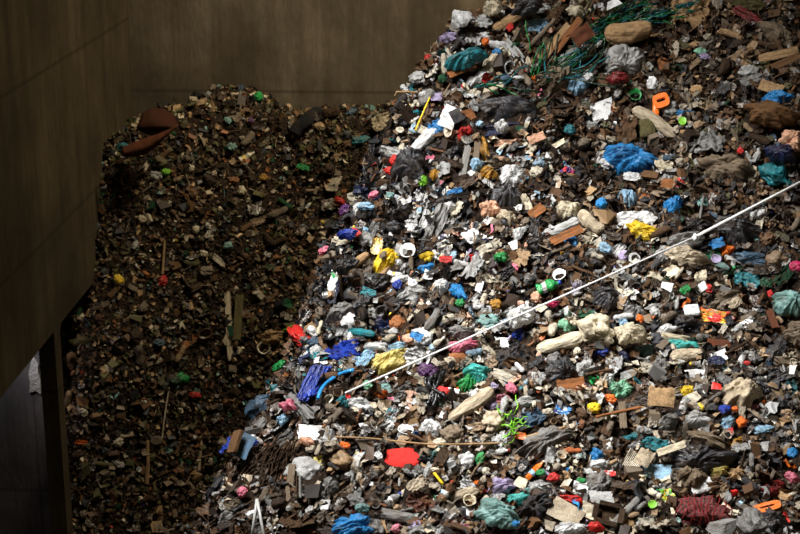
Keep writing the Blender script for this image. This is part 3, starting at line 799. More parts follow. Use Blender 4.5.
bag|772,490|26,15|8|dark_red|dull red bag|above the orange handled tool|
bag|793,478|16,10|-10|pink|dusty pink bag|at the right edge|
bag|790,457|11,9|0|blue|blue bag|at the right edge|
sack|737,475|18,16|0|tan|tan bag||
text|760,447|18,10|0|pale_grey|grey newspaper||
card|645,461|16,18|-30|beige|beige cardboard|at the left of the pale blue newspaper|
paper|672,511|36,7|-6|cream|torn cream paper|left of the red net bag|
bag|466,60|38,15|24|teal|teal rolled bag|near the top left crest|
bag|493,64|34,15|50|cream|large cream-white bag|right of the teal rolled bag|
bag|478,80|28,12|30|white|white bag|below the large cream-white bag|
bag|497,62|9,7|30|blue|blue scrap|on the large cream-white bag|
film|538,27|20,13|6|pale_blue|pale blue film|left of the green twine|
stick|540,40|42,6|46|grey_brown|long grey branch|left of the leaning brown boards|
plank|555,47|46,9|50|tan|tan board|leftmost of the leaning brown boards|
plank|567,40|44,7|52|orange_brown|orange-brown board|right of the tan board|
card|581,38|22,16|35|rust|rust-brown cardboard|wedged right of the leaning boards|
roll|511,22|36,9|26|tan|tan rolled bag||
sack|556,82|38,26|36|grey_brown|big grey-brown sack||
sack|570,62|40,20|36|grey|grey cloth fold|above the big grey-brown sack|
bag|578,87|26,18|24|pale_blue|pale blue and white bag|right of the big grey-brown sack|
bag|589,83|11,8|-30|white|white shard|on the pale blue and white bag|
bag|527,8|30,14|10|dark_grey|dark grey bag|at the top edge|
bag|493,9|18,12|10|cream|cream bag|at the top crest|
bag|443,84|10,10|0|dark_green|dark green ball||
plank|461,76|30,7|24|orange_brown|rust board|below the teal rolled bag|
bag|422,62|7,7|0|red|red cap-like scrap|at the left crest|
bag|441,22|20,10|30|white|white bag|at the top left crest|
bag|448,40|24,11|14|lilac|lilac-grey bag||
bag|511,31|7,8|0|red|red scrap|below the tan rolled bag|
bag|486,46|8,6|0|orange|orange scrap|left of the large cream-white bag|
bag|484,38|18,9|0|white|white flat film||
bag|418,78|12,14|60|pale_grey|pale grey bag|at the left crest|
roll|428,100|18,9|50|grey|grey bent film||
bag|436,102|14,7|0|lilac|lilac film||
bag|438,12|8,6|0|black|black lump|at the top left crest|
bag|514,53|26,9|-48|pale_grey|clear film strip||
bag|505,84|12,10|0|slate|slate ball||
bag|491,88|30,9|8|beige|beige torn card||
bag|540,9|22,10|0|pale_grey|pale bag|right of the top dark grey bag|
bag|575,14|18,14|0|cream|cream film|at the top||
"""
FARITEMS = """
bag|125,148|19,11|0|teal|teal bag|resting by the rusty curved sheet|
bag|257,101|10,9|0|green|bright green ball|on top of the rear heap|
bag|241,93|7,8|0|slate|slate bag|on the rear crest|
bag|231,148|9,11|80|pale_teal|pale teal bag||
bag|227,122|8,9|60|pale_teal|pale teal film||
bag|241,191|10,10|0|cream|cream round bag||
bag|190,169|8,7|-30|cream|cream flat bag||
bag|263,178|10,7|0|mustard|mustard yellow bag||
bag|361,140|20,8|10|teal|teal flat bag|on the rear heap beside the near crest|
bag|250,122|6,7|0|purple|purple scrap||
bag|233,181|11,8|0|orange_brown|rust bag||
bag|341,202|8,14|60|red|dull red bag||
roll|285,205|18,6|-40|dark_green|dark green roll||
plank|229,326|70,6|-87|beige|pale upright post|standing in the rear heap|
plank|238,318|46,8|-94|olive|greenish upright board|right of the pale upright post|
bag|162,281|11,12|0|red|dark red bag||
stick|162,258|34,3|86|tan|thin upright stick|above the dark red bag|
bag|118,280|9,12|50|yellow|yellow bag|low on the rear heap|
bag|182,378|12,17|80|green|green bag|low on the rear heap|
bag|173,381|12,9|20|dark_green|dark green bag|left of the green bag|
bag|194,395|6,14|80|red|red scrap|right of the green bag|
stick|202,440|62,4|83|beige|pale upright pole|low on the rear heap|
stick|147,462|44,5|88|tan|brown upright pole|left of the pale upright pole|
bag|83,411|13,11|-20|cream|cream bag|by the concrete pillar|
bag|118,443|13,11|20|cream|cream film||
bag|84,442|13,5|0|orange|orange strip|by the concrete pillar|
tub|137,469|5,5|0|white|small white tub||
sack|272,337|24,16|0|tan|tan sack|near the red bag on the crest|
tub|264,348|14,13|30|cream|cream tub|under the tan sack|
bag|289,329|14,6|20|lime|lime green film||
sack|80,341|26,9|16|olive|flat olive sack|by the concrete pillar|
roll|331,115|18,8|4|dark_brown|dark brown roll|on the rear crest|
bag|157,343|12,8|0|slate|slate blue bag||
card|195,338|22,8|-6|orange_brown|rust-brown card||
bag|203,254|10,7|-20|cream|cream scrap||
bag|228,246|10,8|0|pale_teal|pale teal scrap||
bag|195,230|8,8|-20|cream|cream box-like scrap||
stick|163,415|56,2|82|beige|thin bent twig|low on the rear heap|
bag|134,246|10,6|60|pale_grey|pale grey scrap||
bag|141,220|8,9|60|beige|beige bag|on the rear heap||
bag|165,173|10,8|0|lime|yellow-green bag||
bag|156,177|14,12|0|pale_grey|pale grey bag||
bag|304,168|6,14|75|green|green strip||
film|383,125|24,16|20|beige|beige cardboard pile|by the near crest on the rear wall||
bag|352,116|12,7|30|slate|slate bag||
bag|100,318|8,7|0|rust|rust-red bag|near the pillar bracket||
"""
# ---------------------------------------------------------------- building the named things
NOUN = dict(film='plastic_film', scrap='plastic_scrap', cloth='cloth_rag', sheet='plastic_sheet', strip='plastic_strip', wrapper='food_wrapper', bag='plastic_bag', shard='plastic_scrap', tuft='plastic_film',
    slip='paper_slip', packet='food_packet', carton='carton', card='card', sack='sack', rag='cloth_rag', rags='cloth_rag', sleeve='cloth_rag', drape='plastic_sheet', flap='plastic_sheet', ribbon='plastic_strip', tarpaulin='tarpaulin',
    panel='panel', board='board', newspaper='newspaper', leaflet='leaflet', pouch='pouch', roll='cloth_roll', post='wooden_post', pole='wooden_pole', twig='wooden_stick', branch='branch', square='paper_sheet', lump='plastic_lump',
    bulge='plastic_lump', knot='plastic_lump', mound='sack', tub='plastic_tub', ball='crumpled_ball', strips='plastic_strip', pile='cardboard_piece', tube='plastic_tube', tail='plastic_sheet', fold='cloth_rag', cup='paper_cup',
    bowl='plastic_bowl', ticket='paper_slip', wedge='paper_sheet', triangle='paper_sheet', slab='plastic_slab', plug='plastic_film', patch='plastic_film', piece='plastic_piece')
CATW = dict(plastic_film='plastic film', plastic_scrap='plastic scrap', cloth_rag='cloth', plastic_sheet='plastic sheet', plastic_strip='plastic strip', food_wrapper='wrapper', plastic_bag='bag', paper_slip='paper', food_packet='packet',
    carton='carton', card='card', sack='sack', tarpaulin='tarpaulin', panel='panel', board='board', newspaper='newspaper', leaflet='leaflet', pouch='pouch', cloth_roll='cloth', wooden_post='post', wooden_pole='pole', branch='branch',
    wooden_stick='stick', paper_sheet='paper', plastic_lump='plastic lump', plastic_tub='tub', crumpled_ball='crumpled ball', cardboard_piece='cardboard', plastic_tube='tube', paper_cup='cup', plastic_bowl='bowl', plastic_slab='slab', plastic_piece='plastic piece')
SPECIAL = dict(tarp=(lambda s: g_sheet(s, 40, .35, .3, .25, .03), 'cloth'), text=(lambda s: g_paper(s, 12, .3, .02, .3), 'text'), stripe=(lambda s: g_paper(s, 12, .4, .02, .3), 'stripe'))
LM = []                    # landmarks: px, py, w, h, short name, field
USED = {}; TAKEN = []; ALLTHINGS = []
def dirword(dx, dy, near=True):
    a = math.degrees(math.atan2(-dy, dx)) % 360
    return ['right of', 'up and right of', 'above', 'up and left of', 'left of', 'down and left of', 'below', 'down and right of'][int(((a+22.5) % 360)//45)]
def noun_of(ref):
    for stop in (' of ', ' with ', ' at ', ' pair', ' end', ' corner', ' peak', ' heap', ' twist'):
        ref = ref.split(stop)[0]
    w = ref.split()[-1]
    return NOUN.get(w)
def place(o, M4): o.matrix_world = M4
def mat4(x, y, z, P, sx, sy, sz):
    return Matrix(((x[0]*sx, y[0]*sy, z[0]*sz, P[0]), (x[1]*sx, y[1]*sy, z[1]*sz, P[1]), (x[2]*sx, y[2]*sy, z[2]*sz, P[2]), (0, 0, 0, 1)))
def setcol(o, c, dirt, jit=.06):
    c = np.clip(np.array(c)*(1+random.uniform(-jit, jit)), 0, 1); o.color = (*c, dirt)
printmats = {}
def parse(txt):
    out = []
    for ln in txt.strip().splitlines():
        p = ln.split('|'); p += ['']*(9-len(p)); kind, xy, wh, ang, col, ref, rest, ex = p[:8]
        x, y = map(float, xy.split(',')); w, h = map(float, wh.split(',')) if ',' in wh else (0, 0)
        out.append((kind, x, y, w, h, float(ang), col, ref, rest, ex))
    return out
ROWS = [(r, 0) for r in parse(ITEMS)]+[(r, 1) for r in parse(FARITEMS)]
HX = np.array([min(r[1], 799) for r, f in ROWS]); HY = np.array([r[2] for r, f in ROWS]); wh_, pt_ = cast(HX, HY)
for _ in range(8):         # a thing on the very crest sits on the near side of it
    bad = np.array([w_ != f for w_, (r, f) in zip(wh_, ROWS)]); HX = np.where(bad, HX+3, HX)
    if not bad.any(): break
    w2, p2 = cast(HX[bad], HY[bad]); wh_[bad] = w2; pt_[bad] = p2
for (r, f), w_, p_ in zip(ROWS, wh_, pt_):
    LM.append((r[1], r[2], r[3], r[4], r[7], f, bool(r[8])))
def where(px, py, f, size, skip=None, used_rank=0):
    """where a thing lies, said by the nearest larger landmark"""
    c = []
    for k, (x, y, w, h, ref, ff, own) in enumerate(LM):
        if k == skip or ff != f or w*h < max(150 if f == 0 else 60, size*.8) or (skip is not None and not own): continue
        c.append((math.hypot(px-x, py-y)-.3*(w+h)/2, k))
    c.sort(); k = c[min(used_rank, len(c)-1)][1]; x, y = LM[k][:2]
    return 'just '+dirword(px-x, py-y)+' the '+LM[k][4]
def bag_parts(name, s, matkey, P4, colour, dirt):
    r = tag(obj(name, None)); r.matrix_world = P4
    v, f = g_bag(s, 5, .4, .8, True); b = obj('bag_body', mesh('bag_body', v, f, M[matkey]), r); setcol(b, colour, dirt)
    v, f = g_sheet(s+5, 12, .5, .3, .5, .03); v = v*np.array([.26, .3, .4])+np.array([.46, 0, 0]); k = obj('knot', mesh('knot', v, f, M[matkey]), r); setcol(k, colour, dirt)
    return r
def bottle_parts(s, name='plastic_bottle'):
    pass
_protos = {}
def proto_meshes(kind, s):
    k = (kind, s)
    if k not in _protos:
        if kind == 'bottle': _protos[k] = [('bottle_body', mesh('bottle_body', *g_bottle(s), M['gloss'])), ('cap', mesh('cap', *g_cap(), M['hard'])), ('label_band', mesh('label_band', *g_band(s), M['wrap']))]
        elif kind == 'box':
            out = []; t = .03
            P = [box_v(-.5, .5, -.5, .5, -.5, -.47)]+[box_v(-.5, .5, -.5, -.5+t, -.5, .3), box_v(-.5, .5, .5-t, .5, -.5, .3), box_v(-.5, -.5+t, -.5, .5, -.5, .3), box_v(.5-t, .5, -.5, .5, -.5, .3)]
            out.append(('box_body', mesh('box_body', *join(P), M['card'], False)))
            for q in range(4):
                a = q*PI/2; tilt = random.Random(s*9+q).uniform(-.5, 1.1); c, sn = math.cos(a), math.sin(a); V = []
                for (x, y, z) in box_v(0, .28, -.48, .48, 0, .03)[0]:
                    X, Z = x*math.cos(tilt)-z*math.sin(tilt), x*math.sin(tilt)+z*math.cos(tilt); X = .49+X; Y = y; V.append((X*c-Y*sn, X*sn+Y*c, .3+Z))
                out.append(('flap', mesh('flap', V, box_v(0, 1, 0, 1, 0, 1)[1], M['card'], False)))
            _protos[k] = out
        elif kind == 'can': 
            v, f = lathe([(.455, .02), (.46, .21), (.475, .215), (.475, .02)], 18); _protos[k] = [('can_body', mesh('can_body', *g_can(s), M['metal'])), ('can_lid', mesh('can_lid', v, f, M['metal']))]
    return _protos[k]
def with_parts(kind, s, name, P4, colour, dirt):
    r = obj(name, None); r.matrix_world = P4
    for nm, me in proto_meshes(kind, s):
        o = obj(nm, me, r); c = colour
        if nm == 'cap': c = L[random.Random(s+int(P4[0][3]*99)).choice(['red', 'deep_blue', 'white', 'green'])]; tag(o, None)
        if nm == 'label_band': c = L[random.Random(s+int(P4[1][3]*99)).choice(['white', 'cream', 'pale_blue', 'yellow'])]
        if nm == 'can_lid': c = L['pale_grey']
        setcol(o, c, dirt)
    return r
KEEP = set()
for i, ((kind, x, y, w, h, ang, col, ref, rest, ex), far) in enumerate(ROWS):
    if wh_[i] != far: print('MISS', ref, wh_[i], far)
    if wh_[i] < 0: continue
    P = pt_[i]; fld = FIELDS[wh_[i]]
    lean = .3 if kind not in ('paper', 'text', 'card', 'stripe', 'film', 'drape') else .55
    X, Y, Z, dist, fs = frame(fld, P, ang, lean)
    sx = w*dist/F*frame.kx; sy = h*dist/F/fs
    if 'edge' in rest or 'crest' in rest or 'dark blue sheet' in rest: tc_ = CAM-P; P = P+tc_/np.linalg.norm(tc_)*(.28 if not far else .1)
    nm = noun_of(ref); name, cat = NAME.get(kind, ('plastic_sheet', 'plastic sheet'))
    if nm and kind in ('bag', 'film', 'drape', 'rag', 'sack', 'text', 'stripe', 'tarp', 'paper', 'roll', 'plank', 'stick', 'card', 'box', 'wrap', 'scrap', 'tub', 'cup'): name, cat = nm, CATW.get(nm, nm.replace('_', ' '))
    g = kind
    if kind == 'bag':
        if name in ('plastic_film', 'food_wrapper', 'plastic_sheet') and i % 2: g = 'film'
        if w > 12 and (i % 5 != 2 or w > 26): g = 'puff'
        if name == 'plastic_strip': g = 'drape'
        if name in ('cloth_rag',): g = 'rag'
        if name in ('paper_slip', 'card', 'carton'): g = 'paper'
        if name in ('crumpled_ball',): g = 'ball'
    if not far and g in ('puff', 'sack', 'bag', 'tbag', 'film', 'drape', 'rag', 'roll'): sx *= 1.14; sy *= 1.18
    th = THICK.get(g, .4)*min(sx, sy)*(1.25 if g in ('puff', 'sack', 'tbag') else 1); s = 100+i
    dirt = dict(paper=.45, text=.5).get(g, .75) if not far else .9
    if col in ('blue', 'yellow', 'red', 'orange', 'deep_blue', 'turquoise', 'lime', 'green'): dirt *= .65
    off = th*(.42 if g in ('puff', 'sack') else .3 if g not in ('paper', 'card', 'film', 'text', 'stripe', 'drape', 'wrap') else .5)
    if rest.startswith(('on ', 'lying on', 'in the ')) and 'heap' not in rest and 'crest' not in rest and 'edge' not in rest: off += .16
    elif w*h < 130: off += .08
    if 'board' in ref or 'grey branch' in ref: off += .12
    P4 = mat4(X, Y, Z, P+Z*off, sx, sy, th)
    if g == 'bottle': o = with_parts('bottle', i, name, mat4(X, Y, Z, P+Z*sy*.5, sx, sy*2.9, sy*2.9), L[col], dirt*.5)
    elif g == 'can': o = with_parts('can', i, name, mat4(X, Y, Z, P+Z*sy*.5, sx, sy*1.9, sy*1.9), L[col], dirt*.5)
    elif g == 'box': o = with_parts('box', i, name, mat4(X, Y, Z, P+Z*th*.6, sx, sy, min(sx, sy)*.7), L[col], dirt)
    elif g == 'tbag': o = bag_parts(name, s, 'film', P4, L[col], dirt)
    else:
        gen, mk_ = GEN.get(g) or SPECIAL[g]
        if name == 'cloth_rag' and mk_ == 'film': mk_ = 'cloth'
        if kind == 'wrap':
            mt = printmats.get(ex) or litter('printed_pack_%d' % len(printmats), .34, .4, 5, 'print', colors=ex.split(',')); printmats[ex] = mt
        else: mt = M[mk_]
        v, f = gen(s) if not (g == 'puff' and max(w, h) > 24) else g_puff(s, 60)
        o = obj(name, mesh(name, v, f, mt, g not in ('paper', 'card', 'text', 'plank', 'foam'))); o.matrix_world = P4; setcol(o, L[col], dirt)
    where_ = rest if rest else where(x, y, far, w*h, i)
    lab = ref+' '+where_
    if lab in USED: print('DUP', lab)
    USED[lab] = 1; tag(o, lab, cat); KEEP.add(o.name); TAKEN.append((x, y, w, h, math.radians(ang)))

# ---------------------------------------------------------------- long things: cords, straps, hoses, twine
def surf(px, py, lift=.03, far=False):
    w, p = cast(np.array([px], float), np.array([py], float))
    for _ in range(30):
        if far or w[0] == 0: break
        px += 2; w, p = cast(np.array([px], float), np.array([py], float))
    tc = CAM-p[0]
    return p[0]+tc/np.linalg.norm(tc)*lift
def smooth_path(pts, n=6):
    pts = [Vector(p) for p in pts]; out = []
    for i in range(len(pts)-1):
        a, b, c, d = pts[max(i-1, 0)], pts[i], pts[i+1], pts[min(i+2, len(pts)-1)]
        for k in range(n):
            t = k/n; out.append(.5*((2*b)+(c-a)*t+(2*a-5*b+4*c-d)*t*t+(3*b-a-3*c+d)*t**3))
    out.append(pts[-1]); return [tuple(p) for p in out]
def cord(name, cat, label, px, r, col, mat='gloss', lift=.06, sides=8, dirt=.2, n=6):
    pts = smooth_path([surf(a, b, lift) for a, b in px], n); V, f = tube(pts, r, sides); c = V.mean(0)
    o = obj(name, mesh(name, V-c, f, M[mat])); o.location = c; setcol(o, L[col], dirt); tag(o, label, cat); KEEP.add(o.name); USED[label] = 1; return o
def taut(a, b, la, lb):
    A, B = surf(*a, la), surf(*b, lb); return A, B
def clear(A, B, step=.05):
    """raise both ends until the straight run lies on the humps below it"""
    for _ in range(60):
        t = np.linspace(.03, .97, 160)[:, None]; P = A+(B-A)*t; g = P[:, 2]-NEAR.h(P[:, 0], P[:, 1])
        if g.min() > .11: break
        k = t[g.argmin(), 0]; tcA = CAM-A; tcB = CAM-B
        A = A+tcA/np.linalg.norm(tcA)*step*(1-k); B = B+tcB/np.linalg.norm(tcB)*step*k
    return A, B
A1, Mi = clear(surf(345, 393, .02), surf(695, 237, .05)); Mi2, B1 = clear(Mi, surf(799, 183, .05)); Mi = Mi2
dB = B1-Mi; B1 = B1+dB*.25
V1, f1 = tube([A1, A1*.5+Mi*.5, Mi], .010, 8); V2, f2 = tube([Mi, Mi*.5+B1*.5, B1], .016, 8)
c0 = (A1+B1)/2; V, f = join([(V1-c0, f1), (V2-c0, f2)])
o = obj('cord', mesh('cord', V, f, M['paper'])); o.location = c0; setcol(o, L['white'], .1); tag(o, 'long taut white cord running diagonally across the face of the near heap', 'cord'); KEEP.add(o.name)
v, f = g_bag(901, 3); o2 = obj('cord_knot', mesh('cord_knot', v*.08, f, M['film']), o); o2.location = Mi-c0; setcol(o2, L['white'], .1)
cord('string', 'string', 'long thin tan string lying level across the lower face', [(335, 437), (365, 438), (395, 441), (430, 444), (470, 444), (500, 443)], .009, 'tan', 'cloth', .14)
cord('wooden_stick', 'stick', 'long thin tan stick right of the large grey cloth bag', [(526, 437), (545, 432), (566, 427)], .014, 'tan', 'wood', .12, n=3)
cord('wooden_stick', 'stick', 'thin orange-tan stick left of the upright brown board', [(596, 417), (618, 412), (641, 407)], .014, 'orange_brown', 'wood', .14, n=3)
cord('wooden_stick', 'stick', 'thin yellow stick leaning on the top left crest', [(433, 91), (426, 106), (420, 120), (415, 131)], .010, 'yellow', 'gloss', .15, n=3)
cord('wooden_stick', 'stick', 'small yellow stick above the brown bottle', [(434, 473), (443, 484)], .014, 'yellow', 'wood', .14, n=3)
cord('hose', 'hose', 'arched light blue hose below the royal blue cloth heap', [(318, 399), (321, 390), (328, 382), (338, 375), (349, 371), (354, 370)], .02, 'blue', 'gloss', .2)
cord('rope', 'rope', 'white hooked rope end near the lower left edge', [(229, 489), (223, 487), (222, 481), (226, 478), (230, 485), (240, 487), (252, 485), (258, 486)], .015, 'beige', 'cloth', .12)
# two white slats joined at the top
r_ = obj('folding_frame', None); top = surf(257, 499, .2); r_.location = top
for q in ((252, 534), (264, 536)):
    b_ = surf(*q, .14); V, f = tube([np.zeros(3), (b_-top)*.5, b_-top], .014, 6); l_ = obj('leg', mesh('leg', V, f, M['hard']), r_); setcol(l_, L['pale_grey'], .2)
tag(r_, 'pale inverted V of two thin slats at the lower left edge', 'frame'); KEEP.add(r_.name)
# black strips dangling over the purple bag, and blue strips on the left edge
def strands(name, part, cat, label, runs, r, col, mat='gloss', lift=.1, sides=5):
    root = obj(name, None); c = surf(*runs[len(runs)//2][0], 0); root.location = c
    for run in runs:
        pts = smooth_path([surf(a, b, lift+random.uniform(-.03, .07)) for a, b in run], 5); V, f = tube(np.array(pts)-c, r*random.uniform(.7, 1.2), sides)
        o = obj(part, mesh(part, V, f, M[mat]), root); setcol(o, L[col], .25, .3)
    tag(root, label, cat); KEEP.add(root.name); USED[label] = 1
strands('cable_bundle', 'cable', 'cables', 'loose bundle of black cables right of the purple bag', [[(443-k*2+random.uniform(-2, 2), 370+k), (437-k+random.uniform(-3, 3), 385), (430+k*2+random.uniform(-3, 3), 396), (427+k*2, 410-abs(k-2)*3)] for k in range(9)], .017, 'black')
strands('ribbon_bundle', 'ribbon', 'ribbons', 'bundle of royal blue ribbons trailing down the left edge', [[(320+k*.9, 367), (312+k*1.1, 378+random.uniform(-2, 2)), (304+k*1.2, 390+random.uniform(-2, 2)), (299+k*1.2, 401-k*.5)] for k in range(13)], .013, 'deep_blue')
rs = random.Random(12)
def wander(x, y, a, n, st, wob):
    out = [(x, y)]
    for _ in range(n):
        a += rs.uniform(-wob, wob); x += st*math.cos(a); y -= st*math.sin(a); out.append((min(max(x, 0), 799), max(y, -14)))
    return out
tw = []
for k in range(70): u_ = rs.uniform(0, 1); tw.append(wander(572+u_*55+rs.uniform(-8, 8), 42-u_*24+rs.uniform(-8, 8), rs.uniform(.2, .7), 6, rs.uniform(5, 9), .22))
for k in range(12): tw.append(wander(rs.uniform(640, 665), rs.uniform(10, 20), rs.uniform(.1, .5), 5, 9, .2))
strands('twine_tangle', 'strand', 'twine', 'tangle of green twine across the top of the near heap', tw, .008, 'teal', 'gloss', .17, 4)
for o in bpy.data.objects['twine_tangle'].children: setcol(o, L[rs.choice(['dark_green', 'teal', 'dark_green', 'green'])]*.42, .2, .2)
tw = []
for k in range(26): tw.append(wander(rs.uniform(536, 585), rs.uniform(60, 84), rs.uniform(.2, .9), 4, rs.uniform(7, 12), .4))
for k in range(7): tw.append(wander(rs.uniform(470, 505), rs.uniform(82, 88), rs.uniform(0, .5), 4, rs.uniform(6, 10), .4))
for k in range(5): tw.append(wander(rs.uniform(530, 545), rs.uniform(48, 80), rs.uniform(1.3, 1.8), 4, 8, .3))
strands('twine_tangle', 'strand', 'twine', 'looser green twine strewn over the big grey-brown sack', tw, .009, 'dark_green', 'gloss', .2, 4)
for o in bpy.data.objects['twine_tangle.001'].children: setcol(o, L[rs.choice(['dark_green', 'teal', 'dark_green', 'green'])]*.5, .2, .2)
tw = [wander(rs.uniform(500, 517), rs.uniform(413, 436), rs.uniform(-1, 2.2), 4, rs.uniform(3, 6), .9) for k in range(18)]
strands('net_scrap', 'strand', 'net', 'yellow-green net strands left of the blue-grey striped cloth', tw, .006, 'lime', 'gloss', .16, 4)
strands('fibre_bundle', 'strand', 'strands', 'dark hanging strands over the lower left edge', [wander(rs.uniform(268, 300), rs.uniform(440, 450), rs.uniform(3.9, 4.4), 5, 9, .3) for k in range(40)], .007, 'dark_brown', 'cloth', .1, 4)
# red net sack: slumped body under a woven net with a gathered mouth
P = surf(703, 511, .1); X, Y, Z, dist, fs = frame(NEAR, P, -4, .35); k = dist/F
r_ = obj('net_bag', None); r_.matrix_world = mat4(X, Y, Z, P, 58*k, 32*k/fs, 24*k)
v, f = g_bag(777, 5, .7, .4); b_ = obj('net_body', mesh('net_body', v, f, M['net']), r_); setcol(b_, L['dark_red']*.8, .45)
for q in range(9):
    a = np.linspace(-1.45, 1.45, 14); xx = -.42+.84*q/8; hh = .5*math.sqrt(max(.05, 1-(xx*1.9)**2)); V, f = tube(np.stack([xx+.06*np.sin(a*2+q), hh*np.sin(a), .03+hh*np.cos(a)], 1), .012, 5); c_ = obj('net_cord', mesh('net_cord', V, f, M['cloth']), r_); setcol(c_, L['dark_red']*.8, .4)
tag(r_, 'red net bag full of waste lying at the bottom right', 'net bag'); KEEP.add(r_.name); TAKEN.append((703, 511, 60, 32, -.07)); LM.append((703, 511, 58, 30, 'red net bag', 0, True))
# orange handled tools: body with a slot, built as a ring
def slotted(px, py, w, h, ang, label, nm, name, cat):
    P = surf(px, py, .1); X, Y, Z, dist, fs = frame(NEAR, P, ang, .6); k = dist/F
    o = obj(name, None); o.matrix_world = mat4(X, Y, Z, P, w*k, h*k/fs, h*k*.6)
    bm = bmesh.new(); n = 28; outer = []; inner = []
    for q in range(n):
        a = 2*PI*q/n; c, s = math.cos(a), math.sin(a); e = lambda v, p: math.copysign(abs(v)**p, v)
        outer.append((.5*e(c, .5), .5*e(s, .6))); inner.append((.0+.27*e(c, .5), .03+.12*e(s, .6)))
    V = [(x, y, z) for z in (-.4, .4) for ring in (outer, inner) for x, y in ring]; F_ = []
    for q in range(n):
        b = (q+1) % n; o0, i0, o1, i1 = 0, n, 2*n, 3*n
        F_ += [[o1+q, o1+b, i1+b, i1+q], [o0+b, o0+q, i0+q, i0+b], [o0+q, o0+b, o1+b, o1+q], [i0+b, i0+q, i1+q, i1+b]]
    b_ = obj(nm, mesh(nm, V, F_, M['hard'], False), o); setcol(b_, L['orange'], .15)
    return o
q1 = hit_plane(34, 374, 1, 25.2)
bm = bmesh.new(); rp = random.Random(4)
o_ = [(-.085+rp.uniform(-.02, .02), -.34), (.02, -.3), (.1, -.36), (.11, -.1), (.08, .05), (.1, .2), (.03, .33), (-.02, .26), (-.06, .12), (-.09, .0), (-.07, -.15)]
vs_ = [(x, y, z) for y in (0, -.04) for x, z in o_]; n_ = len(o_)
o = obj('plaster_patch', mesh('plaster_patch', vs_, [list(range(n_)), list(range(2*n_-1, n_-1, -1))]+[[i, (i+1) % n_, n_+(i+1) % n_, n_+i] for i in range(n_)], M['foam'], False)); o.location = q1; setcol(o, L['pale_grey'], .3); tag(o, 'pale ragged patch on the yard wall seen left of the concrete pillar', 'plaster'); KEEP.add(o.name)  # pale slab added to give a bright patch on the yard wall
o = slotted(767, 507, 28, 9, 14, '', 'tool_body', 'plastic_tool', 'tool')
V, f = tube([(-.1, -.3, -.2), (.2, -.28, -.25), (.48, -.25, -.2)], .13, 8); q_ = obj('blade', mesh('blade', V, f, M['hard']), o); setcol(q_, L['black'], .1)
tag(o, 'orange slotted plastic tool right of the red net bag', 'tool'); KEEP.add(o.name); TAKEN.append((767, 507, 30, 13, .2))
o = slotted(661, 101, 16, 14, 20, '', 'handle_loop', 'jug_handle', 'handle')
V, f = tube([(-.3, .0, 0), (-.5, -.5, .02), (-.75, -1.2, .05)], .24, 10, [1, .95, .85]); q_ = obj('grip', mesh('grip', V, f, M['hard']), o); setcol(q_, L['orange'], .15)
tag(o, 'orange handled piece standing right of the large milky bag', 'handle'); KEEP.add(o.name); TAKEN.append((657, 106, 18, 26, 1.2)); LM.append((657, 106, 18, 26, 'orange handled piece', 0, True))
# rear heap: the rusty curved sheet with its lower leaf, and the tyre-like dark tube
def curved_sheet(name, px_pts_top, px_pts_bot, bow, mat, depth):
    n = 18; a = np.linspace(0, 1, n)
    def run(p): p = np.array([hit_plane(x, y, 1, depth) for x, y in p]); t = np.linspace(0, 1, len(p)); return np.stack([np.interp(a, t, p[:, c]) for c in range(3)], 1)
    T, B = run(px_pts_top), run(px_pts_bot); m = 9; v = np.linspace(0, 1, m)[None, :, None]
    G = T[:, None]*(1-v)+B[:, None]*v; G[:, :, 1] -= bow*np.sin(PI*v[..., 0])*(1+.3*np.sin(3*a))[:, None]
    top = G.reshape(-1, 3); bot = top+np.array([0, .05, 0]); N_ = n*m; F_ = []
    for i in range(n-1):
        for j in range(m-1): q = [i*m+j, (i+1)*m+j, (i+1)*m+j+1, i*m+j+1]; F_.append(q); F_.append([N_+z for z in q[::-1]])
    ring = [i*m for i in range(n)]+[(n-1)*m+j for j in range(1, m)]+[i*m+m-1 for i in range(n-2, -1, -1)]+list(range(m-2, 0, -1))
    for p, q in zip(ring, ring[1:]+ring[:1]): F_.append([q, p, N_+p, N_+q])
    return np.concatenate([top, bot]), F_
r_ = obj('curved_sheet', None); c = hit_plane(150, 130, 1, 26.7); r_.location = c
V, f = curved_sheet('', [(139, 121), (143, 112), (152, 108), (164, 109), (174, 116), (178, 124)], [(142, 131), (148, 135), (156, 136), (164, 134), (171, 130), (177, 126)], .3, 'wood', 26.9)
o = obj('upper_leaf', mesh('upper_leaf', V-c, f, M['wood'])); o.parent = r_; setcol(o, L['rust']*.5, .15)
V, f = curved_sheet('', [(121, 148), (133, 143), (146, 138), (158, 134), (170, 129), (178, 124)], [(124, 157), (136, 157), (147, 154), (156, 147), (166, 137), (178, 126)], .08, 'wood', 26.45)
o = obj('lower_leaf', mesh('lower_leaf', V-c, f, M['wood'])); o.parent = r_; setcol(o, L['rust']*1.25, .5)  # rust colour lightened so this leaf reads as lit
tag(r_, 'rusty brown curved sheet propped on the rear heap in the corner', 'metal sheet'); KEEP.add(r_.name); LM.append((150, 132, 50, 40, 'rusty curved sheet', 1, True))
TAKEN.append((152, 130, 58, 34, .6))
pts = smooth_path([surf(a, b, .1, True) for a, b in [(294, 134), (298, 128), (305, 122), (311, 116), (317, 113)]], 5); V, f = tube(pts, .13, 10); c = V.mean(0)
o = obj('tyre_piece', mesh('tyre_piece', V-c, f, M['cloth'])); o.location = c; setcol(o, L['black']*1.3, .5); tag(o, 'dark curved tyre piece sticking up from the rear crest', 'tyre'); KEEP.add(o.name)
A_ = surf(418, 93, .25); B_ = A_-rt*.24+up*.01; V, f = tube([A_, A_*.5+B_*.5+up*.01, B_, B_-rt*.02-up*.05], .014, 6); c = V.mean(0)
